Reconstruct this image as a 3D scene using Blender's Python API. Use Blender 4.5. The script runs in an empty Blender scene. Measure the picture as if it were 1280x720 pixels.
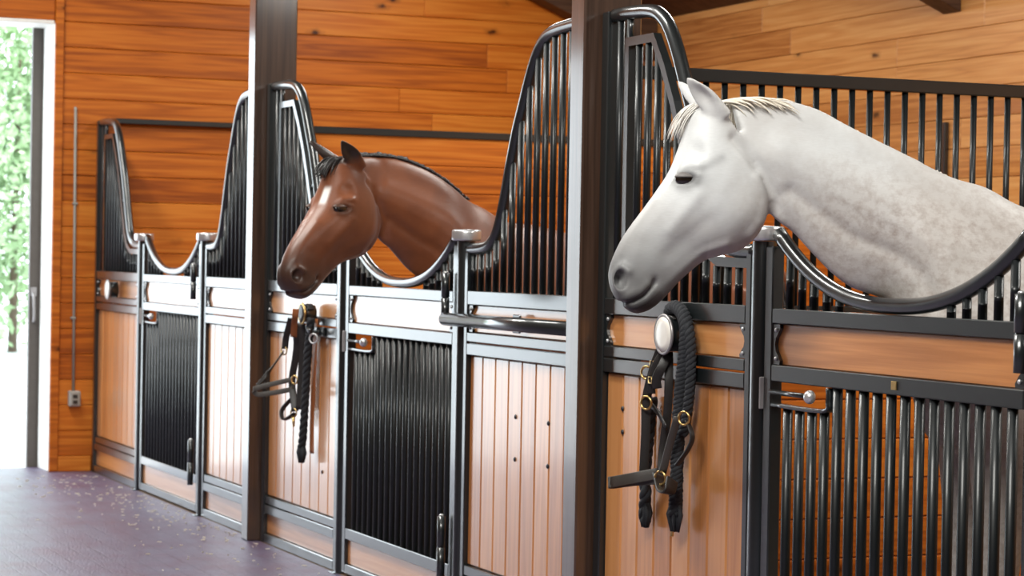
import bpy, math, random
import numpy as np
from mathutils import Vector, Matrix, Euler

random.seed(7)
rng = np.random.default_rng(7)
S = bpy.context.scene
COL = S.collection
PI = math.pi

# ------------------------------------------------------------------ render look
S.view_settings.view_transform = 'Standard'
S.view_settings.look = 'None'
S.view_settings.gamma = 1.0
S.view_settings.use_curve_mapping = False
S.view_settings.exposure = -0.5
S.cycles.max_bounces = 8
S.cycles.sample_clamp_indirect = 6.0
try:
    S.cycles.use_denoising = True
except Exception:
    pass

# ------------------------------------------------------------------ node helpers
def new_mat(name):
    m = bpy.data.materials.new(name)
    m.use_nodes = True
    nt = m.node_tree
    for n in list(nt.nodes):
        nt.nodes.remove(n)
    out = nt.nodes.new('ShaderNodeOutputMaterial')
    b = nt.nodes.new('ShaderNodeBsdfPrincipled')
    nt.links.new(b.outputs[0], out.inputs[0])
    return m, nt, b

def node(nt, typ, **kw):
    n = nt.nodes.new(typ)
    for k, v in kw.items():
        if k.startswith('i_'):
            key = k[2:]
            key = int(key) if key.isdigit() else key.replace('_', ' ')
            n.inputs[key].default_value = v
        else:
            setattr(n, k, v)
    return n

def lk(nt, a, b):
    nt.links.new(a, b)

def ramp(nt, fac, stops):
    r = nt.nodes.new('ShaderNodeValToRGB')
    el = r.color_ramp.elements
    while len(el) < len(stops):
        el.new(0.5)
    for e, (p, c) in zip(el, stops):
        e.position = p
        e.color = (c[0], c[1], c[2], 1) if len(c) == 3 else c
    lk(nt, fac, r.inputs[0])
    return r.outputs[0]

def mix(nt, fac, a, b, mode='MIX'):
    n = nt.nodes.new('ShaderNodeMix')
    n.data_type = 'RGBA'
    n.blend_type = mode
    if isinstance(fac, (int, float)):
        n.inputs[0].default_value = fac
    else:
        lk(nt, fac, n.inputs[0])
    for v, i in ((a, 6), (b, 7)):
        if isinstance(v, (tuple, list)):
            n.inputs[i].default_value = (v[0], v[1], v[2], 1)
        else:
            lk(nt, v, n.inputs[i])
    return n.outputs[2]

def math_n(nt, op, a, b=None, clamp=False):
    n = nt.nodes.new('ShaderNodeMath')
    n.operation = op
    n.use_clamp = clamp
    for v, i in ((a, 0), (b, 1)):
        if v is None:
            continue
        if isinstance(v, (int, float)):
            n.inputs[i].default_value = v
        else:
            lk(nt, v, n.inputs[i])
    return n.outputs[0]

def simple(name, col, rough=0.5, metal=0.0, spec=0.5, bump=0.0, bscale=200, coat=0.0):
    m, nt, b = new_mat(name)
    b.inputs['Roughness'].default_value = rough
    b.inputs['Metallic'].default_value = metal
    b.inputs['Specular IOR Level'].default_value = spec
    b.inputs['Coat Weight'].default_value = coat
    b.inputs['Coat Roughness'].default_value = 0.13
    tc = node(nt, 'ShaderNodeTexCoord')
    nz = node(nt, 'ShaderNodeTexNoise', i_Scale=bscale * 0.1, i_Detail=4.0)
    lk(nt, tc.outputs['Object'], nz.inputs['Vector'])
    c = mix(nt, nz.outputs[0], tuple(x * 0.85 for x in col), tuple(min(1, x * 1.15) for x in col))
    lk(nt, c, b.inputs['Base Color'])
    if bump:
        n2 = node(nt, 'ShaderNodeTexNoise', i_Scale=float(bscale), i_Detail=3.0)
        lk(nt, tc.outputs['Object'], n2.inputs['Vector'])
        bp = node(nt, 'ShaderNodeBump', i_Strength=bump, i_Distance=0.003)
        lk(nt, n2.outputs[0], bp.inputs['Height'])
        lk(nt, bp.outputs[0], b.inputs['Normal'])
    return m

def wood(name, dark, mid, light, axis, rough=0.35, knots=0.5, coat=0.3, coat_rough=0.15, grain=1.0, spec=0.5):
    """planks: 'rnd' is a per-board number stored on the mesh; grain runs along axis"""
    m, nt, b = new_mat(name)
    tc = node(nt, 'ShaderNodeTexCoord')
    at = node(nt, 'ShaderNodeAttribute', attribute_name='rnd')
    off = node(nt, 'ShaderNodeVectorMath', operation='SCALE')
    cmb = node(nt, 'ShaderNodeCombineXYZ')
    for i in range(3):
        lk(nt, math_n(nt, 'MULTIPLY', at.outputs['Fac'], (37.0, 71.0, 53.0)[i]), cmb.inputs[i])
    add = node(nt, 'ShaderNodeVectorMath', operation='ADD')
    lk(nt, tc.outputs['Object'], add.inputs[0])
    lk(nt, cmb.outputs[0], add.inputs[1])
    def stretched(along, across):
        mp = node(nt, 'ShaderNodeMapping')
        sc = [across] * 3
        sc[axis] = along
        mp.inputs['Scale'].default_value = sc
        lk(nt, add.outputs[0], mp.inputs[0])
        return mp.outputs[0]
    # broad cathedral figure: distorted bands
    n1 = node(nt, 'ShaderNodeTexNoise', i_Scale=1.0, i_Detail=3.0, i_Roughness=0.55)
    lk(nt, stretched(0.35, 8.0), n1.inputs['Vector'])
    bands = math_n(nt, 'FRACT', math_n(nt, 'MULTIPLY', n1.outputs[0], 7.0))
    bands = math_n(nt, 'ABSOLUTE', math_n(nt, 'SUBTRACT', bands, 0.5))
    bands = math_n(nt, 'MULTIPLY', bands, 2.0)
    n2 = node(nt, 'ShaderNodeTexNoise', i_Scale=1.0, i_Detail=5.0, i_Roughness=0.6)
    lk(nt, stretched(3.0, 120.0), n2.inputs['Vector'])
    g = math_n(nt, 'ADD', math_n(nt, 'MULTIPLY', bands, 0.55 * grain), math_n(nt, 'MULTIPLY', n2.outputs[0], 0.6))
    g = math_n(nt, 'ADD', g, math_n(nt, 'MULTIPLY', math_n(nt, 'SUBTRACT', at.outputs['Fac'], 0.5), 0.5))
    col = ramp(nt, g, [(0.08, dark), (0.5, mid), (0.95, light)])
    # knots
    if knots:
        vo = node(nt, 'ShaderNodeTexVoronoi', i_Scale=1.0, i_Randomness=1.0)
        lk(nt, stretched(2.0, 4.4), vo.inputs['Vector'])
        nk = node(nt, 'ShaderNodeTexNoise', i_Scale=25.0, i_Detail=2.0)
        lk(nt, add.outputs[0], nk.inputs['Vector'])
        dd = math_n(nt, 'ADD', vo.outputs['Distance'], math_n(nt, 'MULTIPLY', math_n(nt, 'SUBTRACT', nk.outputs[0], 0.5), 0.12))
        k = ramp(nt, dd, [(0.03, (1, 1, 1)), (0.085, (0.25, 0.25, 0.25)), (0.16, (0, 0, 0))])
        kr = node(nt, 'ShaderNodeSeparateColor')
        lk(nt, vo.outputs['Color'], kr.inputs[0])
        gate = math_n(nt, 'GREATER_THAN', kr.outputs[0], 1.0 - knots)
        ks = node(nt, 'ShaderNodeSeparateColor')
        lk(nt, k, ks.inputs[0])
        col = mix(nt, math_n(nt, 'MULTIPLY', ks.outputs[0], gate), col, tuple(x * 0.22 for x in dark))
    lk(nt, col, b.inputs['Base Color'])
    b.inputs['Roughness'].default_value = rough
    b.inputs['Specular IOR Level'].default_value = spec
    b.inputs['Coat Weight'].default_value = coat
    b.inputs['Coat Roughness'].default_value = coat_rough
    bp = node(nt, 'ShaderNodeBump', i_Strength=0.12, i_Distance=0.002)
    lk(nt, g, bp.inputs['Height'])
    lk(nt, bp.outputs[0], b.inputs['Normal'])
    return m

# ------------------------------------------------------------------ mesh collector
class MB:
    def __init__(s):
        s.v, s.f, s.r, s.sm = [], [], [], []
    def add(s, vs, fs, rnd=None, smooth=False):
        o = len(s.v)
        rnd = random.random() if rnd is None else rnd
        s.v.extend(tuple(map(float, p)) for p in vs)
        s.f.extend(tuple(o + i for i in f) for f in fs)
        s.r.extend([rnd] * len(vs))
        s.sm.extend([smooth] * len(fs))
        return s
    def box(s, x0, x1, y0, y1, z0, z1, rnd=None):
        v = [(x, y, z) for z in (z0, z1) for y in (y0, y1) for x in (x0, x1)]
        f = [(0, 2, 3, 1), (4, 5, 7, 6), (0, 1, 5, 4), (2, 6, 7, 3), (0, 4, 6, 2), (1, 3, 7, 5)]
        return s.add(v, f, rnd)
    def cbox(s, x0, x1, y0, y1, z0, z1, c=0.003, rnd=None):
        """box with chamfered edges (convex hull of the inset faces)"""
        X, Y, Z = (x0, x1), (y0, y1), (z0, z1)
        c = min(c, (x1 - x0) * .45, (y1 - y0) * .45, (z1 - z0) * .45)
        v, idx = [], {}
        for i in (0, 1):
            for j in (0, 1):
                for k in (0, 1):
                    sx, sy, sz = (1, -1)[i], (1, -1)[j], (1, -1)[k]
                    p = (X[i], Y[j], Z[k])
                    for ax in range(3):
                        q = [p[0] + sx * c, p[1] + sy * c, p[2] + sz * c]
                        q[ax] = p[ax]
                        idx[i, j, k, ax] = len(v)
                        v.append(tuple(q))
        f = []
        for i in (0, 1):
            a = [idx[i, 0, 0, 0], idx[i, 1, 0, 0], idx[i, 1, 1, 0], idx[i, 0, 1, 0]]
            f.append(a if i else a[::-1])
            a = [idx[0, i, 0, 1], idx[1, i, 0, 1], idx[1, i, 1, 1], idx[0, i, 1, 1]]
            f.append(a[::-1] if i else a)
            a = [idx[0, 0, i, 2], idx[1, 0, i, 2], idx[1, 1, i, 2], idx[0, 1, i, 2]]
            f.append(a if i else a[::-1])
        for i in (0, 1):
            for j in (0, 1):
                for (ax, b1, b2, mk) in ((2, 0, 1, lambda k: (i, j, k)), (1, 0, 2, lambda k: (i, k, j)), (0, 1, 2, lambda k: (k, i, j))):
                    A, B = mk(0), mk(1)
                    f.append([idx[A + (b1,)], idx[B + (b1,)], idx[B + (b2,)], idx[A + (b2,)]])
                for k in (0, 1):
                    f.append([idx[i, j, k, 0], idx[i, j, k, 1], idx[i, j, k, 2]])
        ctr = np.array([(x0 + x1) / 2, (y0 + y1) / 2, (z0 + z1) / 2])
        out = []
        for q in f:
            P = [np.array(v[t]) for t in q]
            nrm = np.cross(P[1] - P[0], P[2] - P[0])
            if nrm @ (sum(P) / len(P) - ctr) < 0:
                q = q[::-1]
            out.append(tuple(q))
        return s.add(v, out, rnd)
    def tube(s, pts, r, n=10, ry=None, up=(0, 0, 1), closed=False, rnd=None, caps=True):
        """sweep an ellipse (r across, ry along 'up') along pts; r may be a list"""
        P = [np.array(p, float) for p in pts]
        m = len(P)
        vs, fs = [], []
        up = np.array(up, float)
        last = None
        for i, p in enumerate(P):
            if closed:
                t = P[(i + 1) % m] - P[i - 1]
            else:
                t = P[min(i + 1, m - 1)] - P[max(i - 1, 0)]
            t = t / (np.linalg.norm(t) + 1e-12)
            u = last if last is not None else up
            u = u - t * (u @ t)
            if np.linalg.norm(u) < 1e-3:
                u = np.array([1.0, 0, 0]) - t * t[0]
                if np.linalg.norm(u) < 1e-3:
                    u = np.array([0, 1.0, 0]) - t * t[1]
            u /= np.linalg.norm(u)
            if ry is None:
                last = u
            w = np.cross(t, u)
            ri = r[i] if isinstance(r, (list, tuple)) else r
            rj = ri if ry is None else (ry[i] if isinstance(ry, (list, tuple)) else ry)
            for k in range(n):
                a = 2 * PI * k / n
                vs.append(p + w * ri * math.cos(a) + u * rj * math.sin(a))
        for i in range(m if closed else m - 1):
            j = (i + 1) % m
            for k in range(n):
                k2 = (k + 1) % n
                fs.append((i * n + k, i * n + k2, j * n + k2, j * n + k))
        if not closed and caps:
            fs.append(tuple(range(n))[::-1])
            fs.append(tuple((m - 1) * n + k for k in range(n)))
        return s.add(vs, fs, rnd, True)
    def strap(s, pts, w, th, up, closed=False, rnd=None):
        """flat strap of rectangular section: width w along 'up', thickness th"""
        P = [np.array(p, float) for p in pts]
        m = len(P)
        vs, fs = [], []
        for i, p in enumerate(P):
            t = (P[(i + 1) % m] - P[i - 1]) if closed else (P[min(i + 1, m - 1)] - P[max(i - 1, 0)])
            t = t / (np.linalg.norm(t) + 1e-12)
            u = np.array(up, float)
            u = u - t * (u @ t)
            u /= (np.linalg.norm(u) + 1e-9)
            q = np.cross(t, u)
            for a, b in ((-1, -.7), (-1, .7), (-.85, 1), (.85, 1), (1, .7), (1, -.7), (.85, -1), (-.85, -1)):
                vs.append(p + u * a * w / 2 + q * b * th / 2)
        n = 8
        for i in range(m if closed else m - 1):
            j = (i + 1) % m
            for k in range(n):
                k2 = (k + 1) % n
                fs.append((i * n + k, i * n + k2, j * n + k2, j * n + k))
        if not closed:
            fs.append(tuple(range(n))[::-1])
            fs.append(tuple((m - 1) * n + k for k in range(n)))
        return s.add(vs, fs, rnd, True)
    def ring(s, c, R, r, nrm, n=20, k=8, sx=1.0):
        nrm = np.array(nrm, float)
        nrm /= np.linalg.norm(nrm)
        u = np.cross(nrm, [0, 0, 1.0])
        if np.linalg.norm(u) < 1e-3:
            u = np.array([1.0, 0, 0])
        u /= np.linalg.norm(u)
        w = np.cross(nrm, u)
        pts = [np.array(c) + u * R * sx * math.cos(2 * PI * i / n) + w * R * math.sin(2 * PI * i / n) for i in range(n)]
        return s.tube(pts, r, k, closed=True, up=nrm)
    def ball(s, c, rx, ry=None, rz=None, nu=14, nv=8, rnd=None):
        ry = rx if ry is None else ry
        rz = rx if rz is None else rz
        vs, fs = [(c[0], c[1], c[2] - rz)], []
        for j in range(1, nv):
            t = PI * j / nv
            for i in range(nu):
                a = 2 * PI * i / nu
                vs.append((c[0] + rx * math.sin(t) * math.cos(a), c[1] + ry * math.sin(t) * math.sin(a), c[2] - rz * math.cos(t)))
        vs.append((c[0], c[1], c[2] + rz))
        for i in range(nu):
            i2 = (i + 1) % nu
            fs.append((0, 1 + i2, 1 + i))
            for j in range(nv - 2):
                fs.append((1 + j * nu + i, 1 + j * nu + i2, 1 + (j + 1) * nu + i2, 1 + (j + 1) * nu + i))
            fs.append((1 + (nv - 2) * nu + i, 1 + (nv - 2) * nu + i2, len(vs) - 1))
        return s.add(vs, fs, rnd, True)
    def prism(s, poly, y0, y1, rnd=None):
        """polygon in (x, z) extruded from y0 to y1"""
        n = len(poly)
        area = sum(poly[i][0] * poly[(i + 1) % n][1] - poly[(i + 1) % n][0] * poly[i][1] for i in range(n))
        if area < 0:
            poly = poly[::-1]
        vs = [(x, y0, z) for x, z in poly] + [(x, y1, z) for x, z in poly]
        fs = [tuple(range(n)), tuple(range(2 * n - 1, n - 1, -1))]
        for i in range(n):
            j = (i + 1) % n
            fs.append((j, i, n + i, n + j))
        return s.add(vs, fs, rnd)
    def build(s, name, mat, parent=None, bevel=0.0):
        me = bpy.data.meshes.new(name)
        me.from_pydata(s.v, [], s.f)
        me.polygons.foreach_set('use_smooth', s.sm)
        at = me.attributes.new('rnd', 'FLOAT', 'POINT')
        at.data.foreach_set('value', s.r)
        me.materials.append(mat)
        me.update()
        o = bpy.data.objects.new(name, me)
        COL.objects.link(o)
        if parent is not None:
            o.parent = parent
        if bevel:
            b = o.modifiers.new('edge', 'BEVEL')
            b.width = bevel
            b.segments = 2
            b.limit_method = 'ANGLE'
        return o

def tag(o, label=None, cat=None, group=None, kind=None):
    if label: o['label'] = label
    if cat: o['category'] = cat
    if group: o['group'] = group
    if kind: o['kind'] = kind
    return o

def thing(name, label, cat, group=None, loc=(0, 0, 0)):
    o = bpy.data.objects.new(name, None)
    o.empty_display_size = 0.1
    o.location = loc
    COL.objects.link(o)
    return tag(o, label, cat, group)

def copy_tree(o, parent=None):
    c = o.copy()
    COL.objects.link(c)
    if parent is not None:
        c.parent = parent
    for ch in list(o.children):
        copy_tree(ch, c)
    return c

def struct(o, label=None):
    o['kind'] = 'structure'
    if label: o['label'] = label
    return o

def smooth_path(pts, n=6):
    """Catmull-Rom through pts"""
    P = [np.array(p, float) for p in pts]
    out = []
    for i in range(len(P) - 1):
        a, b, c, d = P[max(i - 1, 0)], P[i], P[i + 1], P[min(i + 2, len(P) - 1)]
        for k in range(n):
            t = k / n
            out.append(0.5 * ((2 * b) + (c - a) * t + (2 * a - 5 * b + 4 * c - d) * t * t + (3 * b - a - 3 * c + d) * t ** 3))
    out.append(P[-1])
    return out

# ------------------------------------------------------------------ materials
M_WALL = wood('pine_shade_tone', (0.26, 0.055, 0.006), (0.52, 0.133, 0.012), (0.67, 0.225, 0.030), 1, rough=0.42, knots=0.6, coat=0.0, coat_rough=0.25, grain=0.7, spec=0.3)  # darker copy of the pine, its shade put into the colour
M_WALLX = wood('pine_lit_tone', (0.33, 0.115, 0.025), (0.54, 0.235, 0.066), (0.66, 0.35, 0.125), 0, rough=0.38, knots=0.35, coat=0.2, coat_rough=0.25, grain=0.6)  # same pine toned lighter, the brighter light put into its colour
M_BOARD = wood('front_boards', (0.39, 0.138, 0.036), (0.58, 0.24, 0.075), (0.68, 0.32, 0.12), 2, rough=0.33, knots=0.06, coat=1.0, coat_rough=0.14, grain=0.5)
M_PLANK = wood('front_planks', (0.40, 0.145, 0.038), (0.60, 0.250, 0.082), (0.70, 0.33, 0.125), 0, rough=0.33, knots=0.05, coat=1.0, coat_rough=0.14, grain=0.5)
M_PILLAR = wood('pillar_timber', (0.03, 0.015, 0.009), (0.075, 0.040, 0.026), (0.13, 0.075, 0.05), 2, rough=0.3, knots=0.1, coat=1.0, coat_rough=0.12, grain=0.5)
M_BEAM = wood('rafter_timber', (0.03, 0.013, 0.007), (0.07, 0.032, 0.018), (0.11, 0.055, 0.03), 1, rough=0.6, knots=0.1, coat=0.0)
M_BLACK = simple('black_metal', (0.009, 0.012, 0.013), rough=0.36, spec=0.5, coat=1.0)
M_STEEL = simple('bare_steel', (0.40, 0.38, 0.38), rough=0.42, metal=0.8)
M_CHROME = simple('chrome', (0.70, 0.70, 0.71), rough=0.3, metal=0.75)
M_BRASS = simple('brass', (0.75, 0.52, 0.20), rough=0.28, metal=1.0)
M_BAR = simple('black_bars', (0.006, 0.008, 0.009), rough=0.42, spec=0.35, coat=0.22)
M_BOLT = simple('dark_bolt', (0.06, 0.06, 0.065), rough=0.3, metal=0.7)
M_PLATE = simple('dull_plate', (0.52, 0.49, 0.49), rough=0.45)
M_GALV = simple('galvanised_pipe', (0.33, 0.32, 0.29), rough=0.5)
M_BOX = simple('grey_box', (0.42, 0.41, 0.38), rough=0.5)
M_LEATHER = simple('dark_leather', (0.022, 0.019, 0.018), rough=0.42, bump=0.3, bscale=300)
M_TAN = simple('brown_leather', (0.33, 0.105, 0.03), rough=0.5, bump=0.3, bscale=300)
M_GREYSTRAP = simple('worn_strap', (0.075, 0.068, 0.062), rough=0.5, bump=0.3, bscale=300)
M_ROPE = simple('black_rope', (0.020, 0.022, 0.027), rough=0.8, bump=0.8, bscale=500)
M_DISC = simple('pale_disc', (0.78, 0.74, 0.68), rough=0.35, coat=0.4)
M_WHITE = simple('white_paint', (0.85, 0.84, 0.80), rough=0.5)
M_DOORLEAF = simple('dark_door_paint', (0.10, 0.085, 0.075), rough=0.45)

# floor: rubber pavers
def floor_mat():
    m, nt, b = new_mat('rubber_pavers')
    tc = node(nt, 'ShaderNodeTexCoord')
    n1 = node(nt, 'ShaderNodeTexNoise', i_Scale=3.0, i_Detail=8.0, i_Roughness=0.75)
    lk(nt, tc.outputs['Object'], n1.inputs['Vector'])
    n2 = node(nt, 'ShaderNodeTexNoise', i_Scale=90.0, i_Detail=3.0)
    lk(nt, tc.outputs['Object'], n2.inputs['Vector'])
    c = ramp(nt, n1.outputs[0], [(0.34, (0.125, 0.050, 0.105)), (0.55, (0.15, 0.130, 0.220)), (0.75, (0.20, 0.20, 0.30))])
    c = mix(nt, math_n(nt, 'MULTIPLY', n2.outputs[0], 0.5), c, (0.07, 0.06, 0.085))
    br = node(nt, 'ShaderNodeTexBrick', i_Scale=1.0, i_Mortar_Size=0.006, i_Brick_Width=0.2, i_Row_Height=0.1)
    br.inputs['Color1'].default_value = (1, 1, 1, 1)
    br.inputs['Color2'].default_value = (0.86, 0.86, 0.86, 1)
    br.inputs['Mortar'].default_value = (0.55, 0.55, 0.55, 1)
    lk(nt, tc.outputs['Object'], br.inputs['Vector'])
    c = mix(nt, 0.55, c, br.outputs['Color'], 'MULTIPLY')
    lk(nt, c, b.inputs['Base Color'])
    b.inputs['Roughness'].default_value = 0.36
    b.inputs['Specular IOR Level'].default_value = 0.7
    h = math_n(nt, 'ADD', math_n(nt, 'MULTIPLY', n2.outputs[0], 0.7), br.outputs['Fac'])
    h = math_n(nt, 'SUBTRACT', math_n(nt, 'MULTIPLY', n2.outputs[0], 0.9), math_n(nt, 'MULTIPLY', br.outputs['Fac'], 0.6))
    bp = node(nt, 'ShaderNodeBump', i_Strength=0.9, i_Distance=0.008)
    lk(nt, h, bp.inputs['Height'])
    lk(nt, bp.outputs[0], b.inputs['Normal'])
    return m
M_FLOOR = floor_mat()
M_BED = simple('shavings_bedding', (0.20, 0.13, 0.075), rough=0.9, bump=1.0, bscale=60)
M_GRAVEL = simple('pale_gravel', (0.56, 0.58, 0.60), rough=0.9, bump=0.6, bscale=40)
M_HAY = simple('straw', (0.78, 0.72, 0.60), rough=0.7)
M_LEAF = simple('leaves', (0.33, 0.46, 0.25), rough=0.5, bscale=20)
M_BARK = simple('bark', (0.14, 0.10, 0.07), rough=0.9, bump=1.0, bscale=40)

# ------------------------------------------------------------------ room shell
XE = -15.44          # end wall face
YB = 3.95            # back wall face
XN = 2.0             # near end of the building
RIDGE_Y = -2.1
def roof_z(y):       # underside of roof deck
    return 3.17 + 0.43 * ((YB - y) if y >= RIDGE_Y else (YB - RIDGE_Y) - (RIDGE_Y - y))

o = MB().box(XE - 0.34, XN, -4.35, -0.03, -0.1, 0.0).build('floor', M_FLOOR)
struct(o, 'purple grey rubber paver aisle floor')
o = MB().box(XE - 0.34, XN, -0.03, YB + 0.2, -0.1, -0.002).build('floor_stalls', M_BED)
struct(o, 'bedding floor of the stalls')

def hboards_x(name, X0, X1, y0, y1, z0, z1, pitch, zphase, mat, top=None):
    """horizontal boards in a wall that faces +-X"""
    mb = MB()
    z = zphase
    while z > z0 + 1e-4:
        z -= pitch
    while z < z1 - 1e-4:
        a, b = max(z, z0), min(z + pitch, z1)
        y = y0
        while y < y1 - 1e-4:
            ln = random.uniform(1.3, 3.6)
            e = min(y + ln, y1)
            if y1 - e < 0.4:
                e = y1
            zt = b
            if top is not None:
                zt = min(b, top(0.5 * (y + e)))
            if zt - a > 0.02:
                mb.cbox(X0, X1, y + .0008, e - .0008, a + .0012, zt - .0012, 0.0045)
            y = e
        z += pitch
    return mb.build(name, mat)

# end wall: right of the big doorway, over it, left of it
Y_DR, Y_DL, Z_DH = -0.306, -3.85, 2.93
wall_end = hboards_x('wall_end', XE - 0.04, XE, -0.305, YB, 0.0, 5.6, 0.1675, 2.947, M_WALL, top=roof_z)
struct(wall_end, 'deep orange pine board end wall')
w = hboards_x('wall_header', XE - 0.04, XE, -4.35, Y_DR, Z_DH, 5.6, 0.1675, 2.947, M_WALL, top=roof_z)
struct(w, 'boards over the open doorway')
w = hboards_x('wall_end_left', XE - 0.04, XE, -4.35, Y_DL, 0.0, Z_DH, 0.1675, 2.947, M_WALL)
struct(w)
# outer sheathing gives the wall its real thickness
mb = MB()
mb.box(XE - 0.33, XE - 0.045, Y_DR + 0.015, YB + 0.1, 0, 3.0)
mb.box(XE - 0.33, XE - 0.045, -4.35, YB + 0.1, Z_DH + 0.02, 3.0)
mb.box(XE - 0.33, XE - 0.045, -4.35, Y_DL - 0.015, 0, 3.0)
vs = []
for x in (XE - 0.33, XE - 0.045):
    vs += [(x, -4.5, 3.0), (x, YB + .1, 3.0), (x, YB + .1, roof_z(YB + .1) - .005), (x, RIDGE_Y, roof_z(RIDGE_Y) - .005), (x, -4.5, roof_z(-4.5) - .005)]
mb.add(vs, [(4, 3, 2, 1, 0), (5, 6, 7, 8, 9), (0, 1, 6, 5), (1, 2, 7, 6), (2, 3, 8, 7), (3, 4, 9, 8), (4, 0, 5, 9)])
struct(mb.build('wall_end_outer', M_WHITE))
# white reveals
mb = MB()
mb.cbox(XE - 0.34, XE + 0.004, Y_DR - 0.005, Y_DR + 0.013, 0, Z_DH)
mb.cbox(XE - 0.34, XE + 0.004, Y_DL - 0.013, Y_DL + 0.005, 0, Z_DH)
mb.cbox(XE - 0.34, XE + 0.004, Y_DL + 0.005, Y_DR - 0.005, Z_DH - 0.005, Z_DH + 0.018)
struct(mb.build('trim_1', M_WHITE), 'white painted reveal of the open doorway')
mb = MB()
mb.cbox(XE, XE + 0.022, Y_DR + 0.0, Y_DR + 0.056, 0, 4.9, 0.004)
struct(mb.build('trim_2', M_WALL), 'orange vertical trim board beside the doorway')
mb = MB()
mb.cbox(XE, XE + 0.016, Y_DR + 0.057, -0.03, 0, 0.10, 0.004)
struct(mb.build('baseboard_end', M_WALL))
# black cap rail on the far stall's wall
mb = MB()
mb.cbox(XE + 0.001, XE + 0.05, 0.03, YB - 0.01, 2.290, 2.325, 0.004)
struct(mb.build('trim_3', M_BLACK), 'black cap rail across the end wall of the far stall')

# back wall of the stalls (boards run along X)
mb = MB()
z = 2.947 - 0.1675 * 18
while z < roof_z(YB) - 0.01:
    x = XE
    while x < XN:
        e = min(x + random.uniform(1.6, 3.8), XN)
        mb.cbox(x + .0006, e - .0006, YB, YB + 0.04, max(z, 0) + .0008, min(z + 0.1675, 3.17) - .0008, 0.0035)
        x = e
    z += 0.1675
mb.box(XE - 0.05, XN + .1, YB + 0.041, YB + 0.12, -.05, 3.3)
struct(mb.build('wall_back', M_WALLX), 'lighter-toned pine board back wall of the stalls')
# roof
mb = MB()
th = 0.05
def roofplane(ya, yb):
    za, zb = roof_z(ya), roof_z(yb)
    vs = [(x, y, zz) for x in (XE - 0.9, XN + .4) for (y, zz) in ((ya, za), (yb, zb), (yb, zb + th), (ya, za + th))]
    mb.add(vs, [(0, 1, 2, 3), (7, 6, 5, 4), (0, 4, 5, 1), (1, 5, 6, 2), (2, 6, 7, 3), (3, 7, 4, 0)])
roofplane(RIDGE_Y, YB + 0.5)
roofplane(RIDGE_Y - 6.3, RIDGE_Y)
struct(mb.build('ceiling', M_BEAM), 'board roof deck')
# unseen opposite side of the aisle, closed and dark to cut stray light
mb = MB()
for k in range(26):
    mb.cbox(XE, XN, -4.39, -4.35, 0.17 * k + .001, 0.17 * k + .169, 0.003)
mb.box(XE - .3, XN + .1, -4.46, -4.391, 0, 4.6)
struct(mb.build('wall_left', M_BEAM))

mb = MB()
mb.box(XN, XN + .1, -4.35, YB + .1, 0, 5.6)
struct(mb.build('wall_near', M_BEAM))  # unseen end wall, added to block light from behind the camera
# rafters over the stalls
def rafter(xc, y0, y1):
    mb = MB()
    vs = []
    for x in (xc - 0.09, xc + 0.09):
        for y in (y0, y1):
            zb = 2.877 + 0.43 * (YB - y)
            vs += [(x, y, zb), (x, y, zb + 0.285)]
    mb.add(vs, [(0, 1, 3, 2), (4, 6, 7, 5), (0, 4, 5, 1), (2, 3, 7, 6), (0, 2, 6, 4), (1, 5, 7, 3)])
    return mb.build('rafter', M_BEAM, bevel=0.006)
o = rafter(-15.31, RIDGE_Y, YB - 0.002)
tag(o, 'dark roof rafter tight against the far end wall', 'rafter', kind='thing')
o = rafter(-11.42, RIDGE_Y, YB - 0.002)
tag(o, 'dark rafter meeting the lighter-toned pine back wall above the white horse', 'rafter', kind='thing')

# black strap fixed upright on the back wall
mb = MB()
mb.cbox(-11.49, -11.43, YB - 0.03, YB - 0.0005, 1.80, 2.264, 0.004)
s_ = mb.build('wall_bracket', M_BLACK)
tag(s_, 'upright black metal strip fixed to the back wall behind the barred partition', 'bracket')

# sliding door outside the opening
door_1 = thing('door_1', 'dark sliding barn door pushed open beside the bright doorway', 'door')
door_1['kind'] = 'structure'
mb = MB()
mb.cbox(XE - 0.42, XE - 0.365, -0.378, 1.5, -0.015, 3.02, 0.004)
mb.build('door_leaf', M_DOORLEAF, door_1)
mb = MB()
mb.tube(smooth_path([(XE - 0.36, -0.355, 1.16), (XE - 0.325, -0.355, 1.13), (XE - 0.325, -0.35, 1.0), (XE - 0.36, -0.35, 0.97)], 5), 0.009, 8)
mb.cbox(XE - 0.365, XE - 0.355, -0.37, -0.33, 1.14, 1.2, 0.002)
mb.build('door_handle', M_STEEL, door_1)

# conduit and outlet box on the end wall
cd = thing('electrical_outlet', 'grey outlet box with a thin conduit rising up the board wall', 'outlet')
mb = MB()
mb.tube([(XE + 0.012, -0.153, 0.53), (XE + 0.012, -0.160, 1.4), (XE + 0.012, -0.167, 2.39)], 0.009, 10)
mb.build('conduit', M_GALV, cd)
mb = MB()
mb.cbox(XE + 0.001, XE + 0.055, -0.187, -0.112, 0.43, 0.53, 0.006)
mb.build('outlet_box', M_BOX, cd)
mb = MB()
mb.cbox(XE + 0.0552, XE + 0.062, -0.178, -0.121, 0.437, 0.523, 0.004)
bx_ = mb.build('cover_plate', M_GALV, cd)
for zz in (0.458, 0.495):
    MB().cbox(XE + 0.0622, XE + 0.066, -0.165, -0.134, zz - 0.012, zz + 0.012, 0.003).build('socket', M_BLACK, bx_)
for zz in (1.0, 1.75):
    MB().cbox(XE + 0.001, XE + 0.024, -0.178, -0.144, zz, zz + 0.015, 0.003).build('conduit_clip', M_GALV, cd)

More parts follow.
